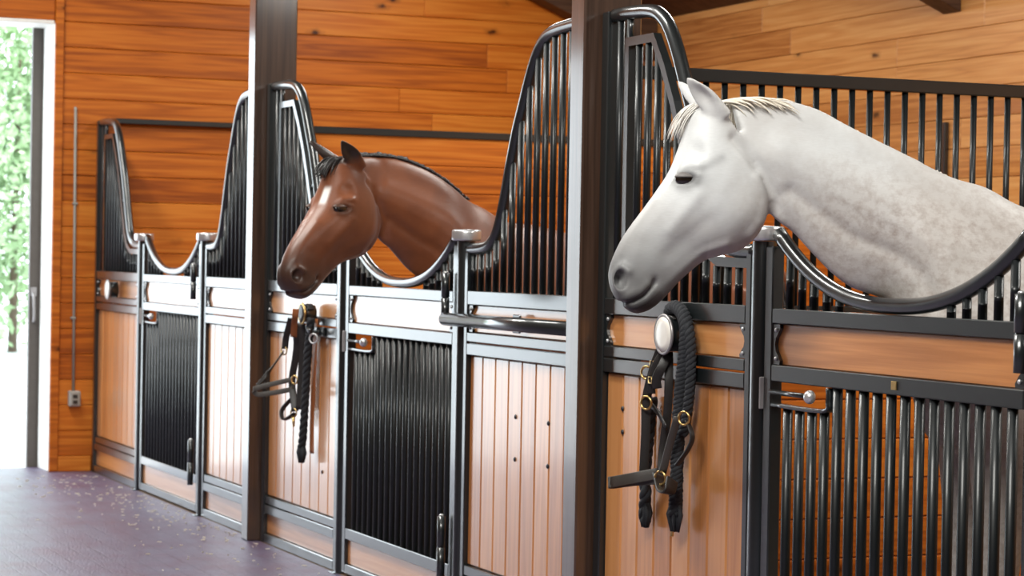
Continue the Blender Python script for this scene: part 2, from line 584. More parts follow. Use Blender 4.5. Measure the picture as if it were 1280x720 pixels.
# ------------------------------------------------------------------ pillars
def pillar(x0, x1, label):
    t = thing('timber_pillar', label, 'pillar', 'timber pillars between the stall fronts')
    t['kind'] = 'thing'
    MB().cbox(x0, x1, -0.09, 0.13, 0.0, roof_z(0.13) - 0.002, 0.006).build('shaft', M_PILLAR, t)
    return t
pillar(-11.63, -11.515, 'brown timber pillar between the far stall and the bay horse')
pillar(-7.58, -7.465, 'brown timber pillar between the bay horse and the grey white horse')

# ------------------------------------------------------------------ stall fronts
YW = -0.004   # face of the wooden infill
def bolt(mb, x, z, r=0.009, y=YW):
    mb.ball((x, y - 0.001, z), r, 0.006, r, 8, 6)

def corner_plate(xa, sgn, z0, z1, name, parent):
    """black scalloped plate at the end of a plank, with two bolts; sgn: direction from the frame into the plank"""
    h = z1 - z0
    prof = [(0.0, 0), (0.042, 0), (0.044, .10), (0.036, .17), (0.030, .24), (0.018, .34), (0.013, .5), (0.018, .66), (0.030, .76), (0.036, .83), (0.044, .90), (0.042, 1), (0.0, 1)]
    mb = MB()
    mb.prism([(xa + sgn * d, z0 + f * h) for d, f in prof], -0.0155, YW - 0.0005)
    o = mb.build(name, M_BLACK, parent)
    for f in (0.14, 0.86):
        MB().ball((xa + sgn * 0.022, -0.017, z0 + f * h), 0.0065, 0.005, 0.0065, 10, 6).build('bolt', M_CHROME, o)
    return o

SWOOP = [(0.0, 2.291), (0.20, 2.290), (0.36, 2.279), (0.44, 2.253), (0.50, 2.208), (0.56, 2.13), (0.62, 2.03), (0.68, 1.93), (0.74, 1.80), (0.80, 1.66), (0.855, 1.56), (0.92, 1.508), (1.0, 1.489), (1.15, 1.483)]
INNER = [(0.185, 1.32), (0.185, 2.19), (0.39, 2.19), (0.47, 2.09), (0.55, 1.965), (0.62, 1.83), (0.69, 1.68), (0.75, 1.56), (0.81, 1.485), (0.90, 1.452), (1.12, 1.448)]

def lerp_path(P, x):
    for (a, b), (c, d) in zip(P[:-1], P[1:]):
        if a <= x <= c and c > a:
            return b + (d - b) * (x - a) / (c - a)
    return P[-1][1]

def wooden_boards(mb, x0, x1, z0, z1, pitch, y0=YW, y1=0.016):
    n = max(1, round((x1 - x0) / pitch))
    p = (x1 - x0) / n
    for i in range(n):
        mb.cbox(x0 + i * p + .0018, x0 + (i + 1) * p - .0018, y0, y1, z0, z1, 0.006)

def stall_panel(label, x0, x1, side, bolts=(), plates=True):
    """fixed front panel; side 'L' = tall end at x0, 'R' = tall end at x1"""
    t = thing('stall_front_panel', label, 'stall panel', 'fixed stall front panels')
    W = x1 - x0
    k = W / 1.15
    def X(d):
        return x0 + d * k if side == 'L' else x1 - d * k
    # stiles
    a, b = sorted((X(0), X(0) + (0.05 if side == 'L' else -0.05)))
    MB().cbox(a, b, -0.026, 0.026, 0, 2.305, 0.004).build('stile', M_BLACK, t)
    a, b = sorted((X(1.15), X(1.15) + (-0.034 if side == 'L' else 0.034)))
    MB().cbox(a, b, -0.022, 0.022, 0, 1.49, 0.004).build('stile', M_BLACK, t)
    xa = x0 + (0.0505 if side == 'L' else 0.0345)
    xb = x1 - (0.0345 if side == 'L' else 0.0505)
    for z0, z1, y0 in ((1.264, 1.320, -.022), (1.119, 1.156, -.022), (1.066, 1.113, -.022), (0.195, 0.235, -.018), (0.146, 0.191, -.022), (0.0, 0.046, -.022)):
        MB().cbox(xa, xb, y0, 0.022, z0, z1, 0.003).build('rail', M_BLACK, t)
    mb = MB()
    mb.cbox(xa, xb, YW, 0.016, 1.157, 1.263, 0.003)
    mb.build('plank', M_PLANK, t)
    if plates:
        corner_plate(xa, 1, 1.158, 1.262, 'corner_plate', t)
        corner_plate(xb, -1, 1.158, 1.262, 'corner_plate', t)
    mb = MB()
    wooden_boards(mb, xa, xb, 0.236, 1.065, 0.135)
    bp = mb.build('board_panel', M_BOARD, t)
    mb = MB()
    mb.cbox(xa, xb, YW, 0.016, 0.047, 0.145, 0.003)
    mb.build('kick_board', M_PLANK, t)
    for (bx, bz) in bolts:
        mb = MB()
        bolt(mb, bx, bz)
        mb.build('bolt', M_BOLT, t)
    # swoop rail
    mb = MB()
    mb.tube(smooth_path([(X(d), 0.0, z) for d, z in [(0.052 / k, 2.291)] + SWOOP[1:]], 5), 0.024, 14, up=(0, 1, 0))
    mb.build('top_rail', M_BLACK, t)
    # inner flat bar frame
    mb = MB()
    path = [(X(d), 0.0, z) for d, z in INNER]
    P2 = [np.array((p[0], p[2])) for p in path]
    lo, hi = [], []
    for i, p in enumerate(P2):
        d0 = P2[i] - P2[i - 1] if i else P2[1] - P2[0]
        d1 = P2[i + 1] - P2[i] if i < len(P2) - 1 else d0
        d0 = d0 / np.linalg.norm(d0)
        d1 = d1 / np.linalg.norm(d1)
        n0, n1 = np.array((-d0[1], d0[0])), np.array((-d1[1], d1[0]))
        mm = (n0 + n1) / (1 + n0 @ n1)
        lo.append(p - mm * 0.015)
        hi.append(p + mm * 0.015)
    vs, fs = [], []
    for l_, h_ in zip(lo, hi):
        for q, y in ((l_, -.0145), (h_, -.0145), (h_, .0145), (l_, .0145)):
            vs.append((q[0], y, q[1]))
    for i in range(len(lo) - 1):
        for c in range(4):
            c2 = (c + 1) % 4
            fs.append((i * 4 + c, (i + 1) * 4 + c, (i + 1) * 4 + c2, i * 4 + c2) if side == 'L' else (i * 4 + c, i * 4 + c2, (i + 1) * 4 + c2, (i + 1) * 4 + c))
    mb.add(vs, fs)
    if side == 'L':
        mb.build('grille_frame', M_BLACK, t)
    # short stay between tube and inner frame
    if side == 'L':
        MB().tube([(X(0.185), 0, 2.20), (X(0.185), 0, 2.28)], 0.011, 8).build('stay', M_BLACK, t)
        MB().tube([(X(0.66), 0, 1.77), (X(0.745), 0, 1.80)], 0.011, 8).build('stay', M_BLACK, t)
    # bars
    n = int((1.10 - 0.10) / 0.072 * k)
    first = None
    for i in range(n + 1):
        d = 0.105 + (1.105 - 0.105) * i / n
        zt = lerp_path(INNER[1:], d) - (0.012 if d < .4 or d > .9 else 0.022) if d > 0.19 and side == 'L' else lerp_path(SWOOP, d) - 0.012
        if first is None:
            mb = MB()
            mb.tube([(0, 0, 0), (0, 0, 1)], 0.0125, 12)
            first = mb.build('bar', M_BAR, t)
            b_ = first
        else:
            b_ = first.copy()
            COL.objects.link(b_)
            b_.parent = t
        b_.location = (X(d), 0, 1.318)
        b_.scale = (1, 1, zt - 1.318)
    return t

stall_panel('stall panel against the end wall, short black grille over orange boards', -15.43, -14.216, 'L')
stall_panel('pale stall panel just left of the brown timber pillar beyond the bay horse', -12.669, -11.637, 'R')
stall_panel('stall panel below the bay horse muzzle, hung with a dark halter', -11.508, -10.311, 'L', bolts=((-10.571, 0.433),))
stall_panel('stall panel with tall swooping grille behind the black blanket bar', -8.735, -7.587, 'R',
            bolts=((-8.224, 0.853), (-8.224, 0.693), (-7.912, 0.851), (-7.912, 0.694)))
stall_panel('orange board stall panel under the white horse muzzle, hung with halter and rope', -7.458, -6.347, 'L',
            bolts=((-7.278, 0.946), (-7.275, 0.867)))

def gate_post(x1, label, strike=False):
    t = thing('gate_post', label, 'post', 'black posts with domed caps')
    x0 = x1 - 0.07
    mb = MB()
    pts, rc = [], 0.031
    for (ccx, ccy, a0) in ((x1 - rc, 0.035 - rc, 0), (x0 + rc, 0.035 - rc, 90), (x0 + rc, -0.035 + rc, 180), (x1 - rc, -0.035 + rc, 270)):
        for k in range(8):
            a = math.radians(a0 + 90 * k / 7)
            pts.append((ccx + rc * math.cos(a), ccy + rc * math.sin(a)))
    n = len(pts)
    mb.add([(x, y, z) for z in (0.004, 1.515) for x, y in pts], [(i, (i + 1) % n, n + (i + 1) % n, n + i) for i in range(n)], smooth=True)
    mb.build('shaft', M_BLACK, t)
    mb = MB()
    cx = (x0 + x1) / 2
    prof = [(0.0, 1.516), (0.054, 1.516), (0.0585, 1.519), (0.0595, 1.525), (0.0595, 1.549), (0.0585, 1.556), (0.054, 1.560), (0.0, 1.562)]
    n = 20
    vs, fs = [], []
    for r, z in prof:
        for i in range(n):
            vs.append((cx + r * math.cos(2 * PI * i / n), r * math.sin(2 * PI * i / n), z))
    for j in range(len(prof) - 1):
        for i in range(n):
            i2 = (i + 1) % n
            fs.append((j * n + i, j * n + i2, (j + 1) * n + i2, (j + 1) * n + i))
    mb.add(vs, fs, smooth=True)
    mb.build('cap', M_CHROME, t)
    mb = MB()
    mb.cbox(x0 + 0.001, x1 - 0.001, -0.055, 0.055, 0.0, 0.0038, 0.001)
    mb.build('foot_plate', M_BLACK, t)
    if strike:
        mb = MB()
        mb.cbox(x1 + 0.0004, x1 + 0.005, -0.030, 0.020, 1.012, 1.108, 0.002)
        mb.build('strike_plate', M_PLATE, t)
    return t
gate_post(-14.139, 'farthest capped black post, left end of the far stall door', True)
gate_post(-12.676, 'capped black post at the right end of the far stall door', False)
gate_post(-10.234, 'black post beneath the bay horse jaw, left end of its door', True)
gate_post(-8.742, 'chrome capped black post standing behind the blanket bar end', False)
gate_post(-6.270, 'black post beneath the white horse jaw, left end of its door', True)
gate_post(-4.795, 'black post at the right end of the white horse door', False)

def scoop_z(u):     # u in 0..1 across the door
    s = abs(2 * u - 1)
    return 1.338 + 0.20 * s ** 2.4

def stall_door(x0, x1, label, plaque=False, hinge_in=0.057):
    t = thing('stall_door', label, 'stall door', 'barred stall doors with scooped tops')
    W = x1 - x0
    MB().cbox(x0, x0 + 0.046, -0.020, 0.020, 0.010, 1.50, 0.004).build('stile', M_BLACK, t)
    MB().cbox(x1 - 0.046, x1, -0.020, 0.020, 0.010, 1.50, 0.004).build('stile', M_BLACK, t)
    xa, xb = x0 + 0.0465, x1 - 0.0465
    rails = []
    for z0, z1 in ((1.270, 1.315), (1.098, 1.147), (0.165, 0.215), (0.010, 0.052)):
        rails.append(MB().cbox(xa, xb, -0.020, 0.020, z0, z1, 0.003).build('rail', M_BLACK, t))
    MB().cbox(xa, xb, YW, 0.014, 1.1475, 1.2695, 0.003).build('plank', M_PLANK, t)
    corner_plate(xa, 1, 1.149, 1.268, 'corner_plate', t)
    corner_plate(xb, -1, 1.149, 1.268, 'corner_plate', t)
    MB().cbox(xa, xb, YW, 0.014, 0.0525, 0.1645, 0.003).build('kick_board', M_PLANK, t)
    # scoop rail
    mb = MB()
    pts = [(xa + (xb - xa) * u, 0, scoop_z(u) - 0.0) for u in np.linspace(0.0, 1.0, 41)]
    mb.tube(pts, 0.0225, 14, up=(0, 1, 0))
    mb.build('scoop_rail', M_BLACK, t)
    # lower bars
    n = round((xb - xa) / 0.0715)
    mb = MB()
    mb.tube([(0, 0, 0.214), (0, 0, 1.026)], 0.0145, 12)
    first = mb.build('bar', M_BAR, t)
    first.location = (xa + (xb - xa) / n, 0, 0)
    for i in range(2, 6):
        if (xb - xa) * i / n + 0.0465 > 0.372:
            break
        b_ = first.copy()
        COL.objects.link(b_)
        b_.parent = t
        b_.location = (xa + (xb - xa) * i / n, 0, 0)
    i0 = i
    mb = MB()
    mb.tube([(0, 0, 0.214), (0, 0, 1.099)], 0.0145, 12)
    first = mb.build('bar', M_BAR, t)
    for i in range(i0, n):
        b_ = first if i == i0 else first.copy()
        if i > i0:
            COL.objects.link(b_)
            b_.parent = t
        b_.location = (xa + (xb - xa) * i / n, 0, 0)
    # upper short bars between rail and scoop
    f2 = None
    for i in range(1, n):
        u = i / n
        z = scoop_z(u) - 0.02
        if z - 1.315 < 0.022:
            continue
        if f2 is None:
            mb = MB()
            mb.tube([(0, 0, 0), (0, 0, 1)], 0.0125, 12)
            f2 = mb.build('bar', M_BAR, t)
            b_ = f2
        else:
            b_ = f2.copy()
            COL.objects.link(b_)
            b_.parent = t
        b_.location = (xa + (xb - xa) * u, 0, 1.314)
        b_.scale = (1, 1, z - 1.314)
    # latch: guard loop, bolt, knob at the left, hinges at the right
    mb = MB()
    xg, zb, zt = x0 + 0.375, 1.028, 1.094
    mb.strap(smooth_path([(x0 + 0.047, -0.003, zb), (xg - 0.03, -0.003, zb), (xg, -0.003, zb + 0.03), (xg, -0.003, zt + .002)], 4), 0.034, 0.012, (0, 1, 0))
    mb.build('latch_guard', M_BLACK, t)
    mb = MB()
    mb.tube([(x0 + 0.044, -0.018, 1.066), (x0 + 0.30, -0.018, 1.066)], 0.008, 10)
    bo = mb.build('latch_bolt', M_BLACK, t)
    mb = MB()
    mb.ball((x0 + 0.305, -0.034, 1.066), 0.020, 0.018, 0.020, 16, 10)
    mb.tube([(x0 + 0.29, -0.034, 1.066), (x0 + 0.29, -0.016, 1.066)], 0.008, 8)
    mb.build('latch_knob', M_CHROME, bo)
    for z0, z1 in ((1.19, 1.385), (0.16, 0.41)):
        mb = MB()
        xh = x1 - hinge_in
        zm = (z0 + z1) / 2
        mb.tube([(xh, -0.048, z0), (xh, -0.048, zm - 0.002)], 0.017, 12)
        mb.tube([(xh, -0.048, zm + 0.002), (xh, -0.048, z1)], 0.017, 12)
        mb.tube([(xh, -0.048, zm - 0.004), (xh, -0.048, zm + 0.004)], 0.014, 12)
        h = mb.build('hinge', M_BLACK, t)
        mb = MB()
        mb.ball((xh, -0.048, z1 + 0.003), 0.010, 0.010, 0.006, 10, 6)
        mb.build('hinge_pin', M_CHROME, h)
    if plaque:
        mb = MB()
        mb.cbox(-5.535, -5.508, -0.0235, -0.0203, 1.112, 1.136, 0.001)
        mb.build('brass_tag', M_BRASS, t)
    return t
stall_door(-14.13, -12.754, 'door of the empty far stall, between two capped posts')
stall_door(-10.225, -8.821, 'pale planked barred door the bay horse leans over')
stall_door(-6.261, -4.875, 'barred door with brown plank under the white horse neck', plaque=True, hinge_in=0.022)

# blanket bar
bb = thing('blanket_bar', 'black tubular blanket bar crossing in front of the capped post', 'bar')
mb = MB()
mb.tube([(-8.84, -0.0625, 1.203), (-8.2, -0.0625, 1.204), (-7.585, -0.0625, 1.205)], 0.0265, 16, up=(0, 1, 0))
mb.build('tube', M_BLACK, bb)
mb = MB()
mb.ball((-8.842, -0.0625, 1.203), 0.012, 0.025, 0.025, 14, 8)
mb.build('end_cap', M_STEEL, bb)
mb = MB()
mb.cbox(-8.20, -8.13, -0.036, -0.0265, 1.17, 1.24, 0.004)
mb.tube([(-8.165, -0.058, 1.203), (-8.165, -0.024, 1.203)], 0.012, 10)
mb.build('bracket', M_BLACK, bb)

# ------------------------------------------------------------------ partitions
t = thing('solid_partition', 'solid board partition with a black cap behind the bay horse', 'partition')
t['kind'] = 'thing'
XP = -11.45
o = hboards_x('boards', XP - 0.04, XP, 0.16, 3.60, 0.0, 2.062, 0.1425, 2.062, M_WALL)
o.parent = t
MB().cbox(XP - 0.055, XP + 0.012, 0.14, 3.60, 2.063, 2.10, 0.004).build('cap_rail', M_BLACK, t)

t = thing('barred_partition', 'black barred partition behind the white horse neck', 'partition')
t['kind'] = 'thing'
XP = -7.40
o = hboards_x('boards', XP - 0.02, XP + 0.02, 0.16, YB - 0.004, 0.0, 1.25, 0.1425, 1.25, M_WALL)
o.parent = t
MB().cbox(XP - 0.026, XP + 0.026, 0.06, YB - 0.004, 1.251, 1.30, 0.004).build('rail', M_BLACK, t)
MB().cbox(XP - 0.024, XP + 0.024, 0.06, YB - 0.004, 2.076, 2.123, 0.004).build('cap_rail', M_BLACK, t)
MB().cbox(XP - 0.024, XP + 0.024, 0.06, 0.11, 0.0, 1.250, 0.004).build('stile', M_BLACK, t)
mb = MB()
mb.tube([(0, 0, 1.299), (0, 0, 2.078)], 0.0115, 10)
first = mb.build('bar', M_BAR, t)
nb = 52
for i in range(nb):
    b_ = first if i == 0 else first.copy()
    if i:
        COL.objects.link(b_)
        b_.parent = t
    b_.location = (XP, 0.13 + 0.0735 * i, 0)

# ------------------------------------------------------------------ tack hung on the panels
W_DISC = [(-6.814, -0.085, 1.215)]
W_CHEEK_A = [(-6.895, -0.058, 1.155), (-6.915, -0.075, 1.075), (-6.935, -0.082, 0.995), (-6.940, -0.080, 0.888), (-6.950, -0.080, 0.751)]
W_CHEEK_B = [(-6.852, -0.045, 1.157), (-6.838, -0.050, 1.055), (-6.855, -0.045, 0.951), (-6.880, -0.045, 0.845), (-6.873, -0.055, 0.748)]
W_CROSS = [(-6.964, -0.062, 0.988), (-6.891, -0.062, 0.961), (-6.825, -0.062, 0.914)]
W_GREY = [(-6.680, -0.095, 0.960), (-6.740, -0.092, 0.866), (-6.790, -0.090, 0.772)]
W_NOSE = [(-6.875, -0.064, 0.764), (-6.908, -0.130, 0.748), (-6.905, -0.205, 0.737), (-6.899, -0.225, 0.736), (-6.917, -0.205, 0.731), (-6.925, -0.120, 0.738), (-6.870, -0.045, 0.747)]
W_CHIN = [(-6.830, -0.085, 0.764), (-6.770, -0.100, 0.720), (-6.710, -0.105, 0.721), (-6.730, -0.085, 0.758)]
W_RINGS = [(-6.932, -0.085, 1.086), (-6.920, -0.090, 0.989), (-6.790, -0.098, 0.757), (-6.655, -0.085, 0.957)]
W_ROPE = [(-6.845, -0.048, 1.290), (-6.800, -0.048, 1.302), (-6.745, -0.048, 1.277), (-6.718, -0.050, 1.225), (-6.730, -0.050, 1.137), (-6.755, -0.050, 1.008), (-6.770, -0.048, 0.854), (-6.775, -0.048, 0.700), (-6.778, -0.048, 0.643)]
W_ROPE2 = [(-7.033, -0.035, 0.738), (-7.015, -0.040, 0.697), (-7.029, -0.035, 0.648), (-7.028, -0.035, 0.611), (-7.027, -0.035, 0.590)]
W_LOOP = [(-6.655, -0.075, 0.950), (-6.620, -0.072, 0.903), (-6.640, -0.078, 0.858), (-6.690, -0.090, 0.807)]
B_DISC = [(-10.679, -0.085, 1.172)]
B_TAN = [(-10.677, -0.090, 1.194), (-10.687, -0.090, 1.156), (-10.730, -0.080, 1.121), (-10.771, -0.070, 1.059)]
B_SHORT = [(-10.892, -0.070, 1.143), (-10.998, -0.060, 1.054), (-11.021, -0.060, 0.991)]
B_DIAG = [(-11.047, -0.060, 0.975), (-10.990, -0.140, 0.892), (-10.999, -0.200, 0.815)]
B_NOSE = [(-10.882, -0.060, 0.851), (-10.926, -0.150, 0.826), (-10.944, -0.220, 0.806), (-10.963, -0.230, 0.794), (-10.949, -0.210, 0.775), (-10.930, -0.140, 0.784), (-10.899, -0.050, 0.804)]
B_RINGS = [(-11.027, -0.062, 0.983), (-10.840, -0.065, 0.850), (-10.860, -0.060, 0.692)]
B_V1 = [(-10.846, -0.060, 1.121), (-10.859, -0.050, 1.021), (-10.881, -0.050, 0.944), (-10.910, -0.055, 0.835), (-10.851, -0.055, 0.700)]
B_V2 = [(-10.756, -0.060, 1.124), (-10.768, -0.050, 0.987), (-10.785, -0.050, 0.834), (-10.787, -0.055, 0.712)]
B_ROPE = [(-10.610, -0.060, 1.150), (-10.655, -0.058, 0.990), (-10.690, -0.055, 0.799), (-10.718, -0.055, 0.607), (-10.740, -0.055, 0.537), (-10.738, -0.055, 0.511)]
B_STRIP = [(-10.640, -0.0265, 1.150), (-10.645, -0.0265, 1.029), (-10.660, -0.0265, 0.839), (-10.675, -0.0265, 0.648), (-10.668, -0.0265, 0.512)]
B_CLIP = [(-10.713, -0.030, 1.126), (-10.493, -0.060, 1.081)]
F_DISC = [(-14.781, -0.085, 1.207)]


def bracket(name, label, disc, R, face_mat, rim_mat, holder=None):
    t = thing(name, label, 'bracket', 'round faced tack brackets')
    cx, cy, cz = disc
    mb = MB()
    n = 24
    vs, fs = [], []
    for (y, r) in ((-0.0225, R * 0.82), (cy + 0.012, R * 0.82)):
        for i in range(n):
            a = 2 * PI * i / n
            vs.append((cx + r * math.cos(a), y, cz + r * math.sin(a)))
    for i in range(n):
        i2 = (i + 1) % n
        fs.append((i, n + i, n + i2, i2))
    fs.append(tuple(range(n)))
    mb.add(vs, fs, smooth=True)
    mb.build('drum', M_BLACK, t)
    mb = MB()
    prof = [(0.0, cy - 0.006), (R * 0.55, cy - 0.0055), (R * 0.86, cy - 0.003), (R * 0.86, cy + 0.010), (0.0, cy + 0.011)]
    vs, fs = [], []
    for r, y in prof:
        for i in range(n):
            a = 2 * PI * i / n
            vs.append((cx + r * math.cos(a), y, cz + r * math.sin(a)))
    for j in range(len(prof) - 1):
        for i in range(n):
            i2 = (i + 1) % n
            fs.append((j * n + i, j * n + i2, (j + 1) * n + i2, (j + 1) * n + i))
    mb.add(vs, fs, smooth=True)
    mb.build('face_disc', face_mat, t)
    mb = MB()
    mb.ring((cx, cy + 0.002, cz), R * 0.93, 0.0055, (0, 1, 0), 32, 8)
    mb.build('rim', rim_mat, t)
    return t

def on(parent, name, mat, f):
    mb = MB()
    f(mb)
    return mb.build(name, mat, parent)

def lift(pts, dy):
    return [(p[0], p[1] + dy, p[2]) for p in pts]

def arc_over(disc, r, y, a0, a1, n=9):
    return [(disc[0] + r * math.cos(math.radians(a0 + (a1 - a0) * i / (n - 1))), y, disc[2] + r * math.sin(math.radians(a0 + (a1 - a0) * i / (n - 1)))) for i in range(n)]

def twisted(mb, path, R, r, turns_per_m, strands=3):
    P = smooth_path(path, 14)
    for s in range(strands):
        pts, dist = [], 0.0
        for i, p in enumerate(P):
            t = P[min(i + 1, len(P) - 1)] - P[max(i - 1, 0)]
            t /= np.linalg.norm(t) + 1e-12
            if i:
                dist += np.linalg.norm(P[i] - P[i - 1])
            u = np.cross(t, [0, 1.0, 0]); u /= np.linalg.norm(u) + 1e-9
            w = np.cross(t, u)
            a = 2 * PI * (dist * turns_per_m + s / strands)
            pts.append(p + (u * math.cos(a) + w * math.sin(a)) * R)
        mb.tube(pts, r, 8)

# --- white horse's tack
wd = W_DISC[0]
bracket('bridle_bracket', 'round pale faced tack bracket below the white horse chin', wd, 0.066, M_DISC, M_STEEL)
h = thing('halter', 'black leather halter with brass rings on the pale faced bracket', 'halter')
RD = 0.066 * 0.82 + 0.004
on(h, 'crown_strap', M_LEATHER, lambda m: m.strap(arc_over(wd, RD, -0.052, 60, 215, 13), 0.026, 0.006, (0, 1, 0)))
on(h, 'cheek_strap', M_LEATHER, lambda m: m.strap(smooth_path([arc_over(wd, RD, -0.052, 200, 215, 2)[1]] + W_CHEEK_A, 5), 0.030, 0.007, (.40, .92, 0)))
on(h, 'cheek_strap', M_LEATHER, lambda m: m.strap(smooth_path(W_CHEEK_B, 5), 0.028, 0.007, (.40, .92, 0)))
on(h, 'throat_strap', M_LEATHER, lambda m: m.strap(smooth_path(W_CROSS, 4), 0.022, 0.006, (0, -0.2, 1)))
on(h, 'side_strap', M_GREYSTRAP, lambda m: m.strap(smooth_path(W_GREY, 4), 0.024, 0.006, (.5, .86, .3)))
on(h, 'noseband', M_GREYSTRAP, lambda m: m.strap(smooth_path(W_NOSE, 6), 0.036, 0.007, (0, 0, 1)))
on(h, 'chin_strap', M_LEATHER, lambda m: m.strap(smooth_path(W_CHIN, 6), 0.045, 0.008, (.3, -1, .2)))
on(h, 'throat_loop', M_LEATHER, lambda m: m.strap(smooth_path(W_LOOP, 6), 0.016, 0.006, (0, -1, 0)))
on(h, 'crown_strap', M_LEATHER, lambda m: m.strap(smooth_path([(-6.862, -0.055, 1.160), (-6.880, -0.078, 1.110), (-6.895, -0.084, 1.060), (-6.905, -0.078, 1.02)], 5), 0.026, 0.006, (.40, .92, 0)))
on(h, 'crown_strap', M_LEATHER, lambda m: m.strap(smooth_path([(-6.835, -0.055, 1.150), (-6.835, -0.080, 1.105), (-6.850, -0.088, 1.070), (-6.860, -0.080, 1.04)], 5), 0.030, 0.006, (.40, .92, 0)))
on(h, 'keeper', M_BRASS, lambda m: m.strap([(-6.895, -0.094, 1.075), (-6.872, -0.094, 1.075), (-6.872, -0.094, 1.055), (-6.895, -0.094, 1.055)], 0.005, 0.004, (0, 1, 0), closed=True))
for c in W_RINGS:
    on(h, 'ring', M_BRASS, lambda m: m.ring(c, 0.021, 0.0038, (0.5, -1, 0)))
on(h, 'buckle', M_BRASS, lambda m: (m.strap([(-6.925, -0.074, 1.125), (-6.900, -0.074, 1.125), (-6.900, -0.074, 1.095), (-6.925, -0.074, 1.095)], 0.006, 0.005, (0, 1, 0), closed=True), m.tube([(-6.925, -0.077, 1.11), (-6.898, -0.077, 1.11)], 0.0025, 6)))
lr = thing('hanging_lead_rope', 'thick twisted black rope draped over the bracket beside the halter', 'rope')
on(lr, 'rope', M_ROPE, lambda m: twisted(m, W_ROPE, 0.0125, 0.0115, 17, 4))
on(lr, 'rope', M_ROPE, lambda m: twisted(m, [(-6.79, -0.046, 1.296), (-6.735, -0.048, 1.265), (-6.695, -0.048, 1.21), (-6.690, -0.046, 1.10), (-6.705, -0.046, 0.99), (-6.735, -0.046, 0.90)], 0.009, 0.0095, 18))
on(lr, 'rope', M_ROPE, lambda m: twisted(m, [(-7.0, -0.030, 1.0), (-7.02, -0.032, 0.85)] + W_ROPE2, 0.009, 0.012, 10))
def knot(m, c, r, hgt, n=26):
    for i in range(n):
        a = rng.uniform(0, 2 * PI)
        q = rng.uniform(0.2, 1.0)
        m.tube([(c[0] + r * .5 * q * math.cos(a), c[1] + r * .35 * q * math.sin(a), c[2] + hgt * .4), (c[0] + r * q * math.cos(a), c[1] + r * .5 * q * math.sin(a), c[2]), (c[0] + r * .6 * q * math.cos(a + .3), c[1] + r * .4 * q * math.sin(a), c[2] - hgt * .6)], [0.006, 0.0075, 0.003], 6)
on(lr, 'frayed_end', M_ROPE, lambda m: knot(m, (-6.778, -0.045, 0.640), 0.04, 0.09))
on(lr, 'frayed_end', M_ROPE, lambda m: knot(m, (-7.027, -0.035, 0.62), 0.034, 0.08))
on(lr, 'snap_hook', M_BRASS, lambda m: m.tube([(-6.790, -0.05, 0.600), (-6.795, -0.05, 0.570)], 0.006, 8))

# --- bay horse's tack
bd = B_DISC[0]
bracket('bridle_bracket', 'small dark tack bracket directly under the bay horse muzzle', bd, 0.05, M_LEATHER, M_BRASS)
h = thing('halter', 'dark leather halter hanging beneath the bay horse muzzle', 'halter')
RD = 0.05 * 0.82 + 0.004
on(h, 'crown_strap', M_LEATHER, lambda m: m.strap(arc_over(bd, RD, -0.05, 25, 215, 14), 0.03, 0.006, (0, 1, 0)))
on(h, 'crown_strap', M_TAN, lambda m: m.strap(smooth_path(lift(B_TAN, -0.024), 5), 0.030, 0.006, (.40, .92, 0)))
on(h, 'cheek_strap', M_LEATHER, lambda m: m.strap(smooth_path(B_SHORT, 5), 0.032, 0.006, (.40, .92, 0)))
on(h, 'cheek_strap', M_LEATHER, lambda m: m.strap(smooth_path(B_V1, 5), 0.034, 0.007, (.40, .92, 0)))
on(h, 'cheek_strap', M_LEATHER, lambda m: m.strap(smooth_path(B_V2, 5), 0.034, 0.007, (.40, .92, 0)))
on(h, 'side_strap', M_LEATHER, lambda m: m.strap(smooth_path(B_DIAG, 5), 0.022, 0.007, (0, .6, 1)))
on(h, 'noseband', M_GREYSTRAP, lambda m: m.strap(smooth_path(B_NOSE, 6), 0.024, 0.007, (0, 0, 1)))
on(h, 'chin_strap', M_LEATHER, lambda m: m.strap(smooth_path([(-10.90, -0.055, 0.76), (-10.95, -0.09, 0.70), (-10.92, -0.09, 0.655), (-10.85, -0.055, 0.69)], 6), 0.022, 0.006, (0, -1, .2)))
for c in B_RINGS:
    on(h, 'ring', M_BRASS, lambda m: m.ring(c, 0.020, 0.0038, (0.5, -1, 0)))
on(h, 'snap_hook', M_BRASS, lambda m: m.tube([(-10.86, -0.06, 0.67), (-10.855, -0.06, 0.625)], [0.009, 0.005], 8))
lr = thing('hanging_lead_rope', 'black rope hanging down beside the dark halter', 'rope')
on(lr, 'rope', M_ROPE, lambda m: twisted(m, B_ROPE, 0.009, 0.012, 10))
on(lr, 'frayed_end', M_ROPE, lambda m: knot(m, B_ROPE[-1], 0.034, 0.08))
tl = MB()  # flat orange brown strip hung in front of the boards
tl.strap(smooth_path(B_STRIP, 5), 0.055, 0.006, (1, 0, 0))
tag(tl.build('orange_strip', M_TAN), 'orange brown strip hanging beside the black rope', 'strap')
hk = thing('tack_hook', 'black metal hook with ring on the rail right of the dark halter', 'hook')
on(hk, 'plate', M_BLACK, lambda m: m.cbox(-10.66, -10.50, -0.034, -0.0225, 1.070, 1.112, 0.003))
on(hk, 'arm', M_BLACK, lambda m: m.tube(smooth_path([(-10.56, -0.034, 1.09), (-10.56, -0.075, 1.085), (-10.55, -0.085, 1.105)], 5), 0.011, 8))
on(hk, 'ring', M_CHROME, lambda m: m.ring((-10.52, -0.075, 1.06), 0.022, 0.004, (0.8, -1, 0)))
# --- far bracket
bracket('bridle_bracket', 'round pale tack bracket on the panel beside the end wall', F_DISC[0], 0.062, M_DISC, M_STEEL)

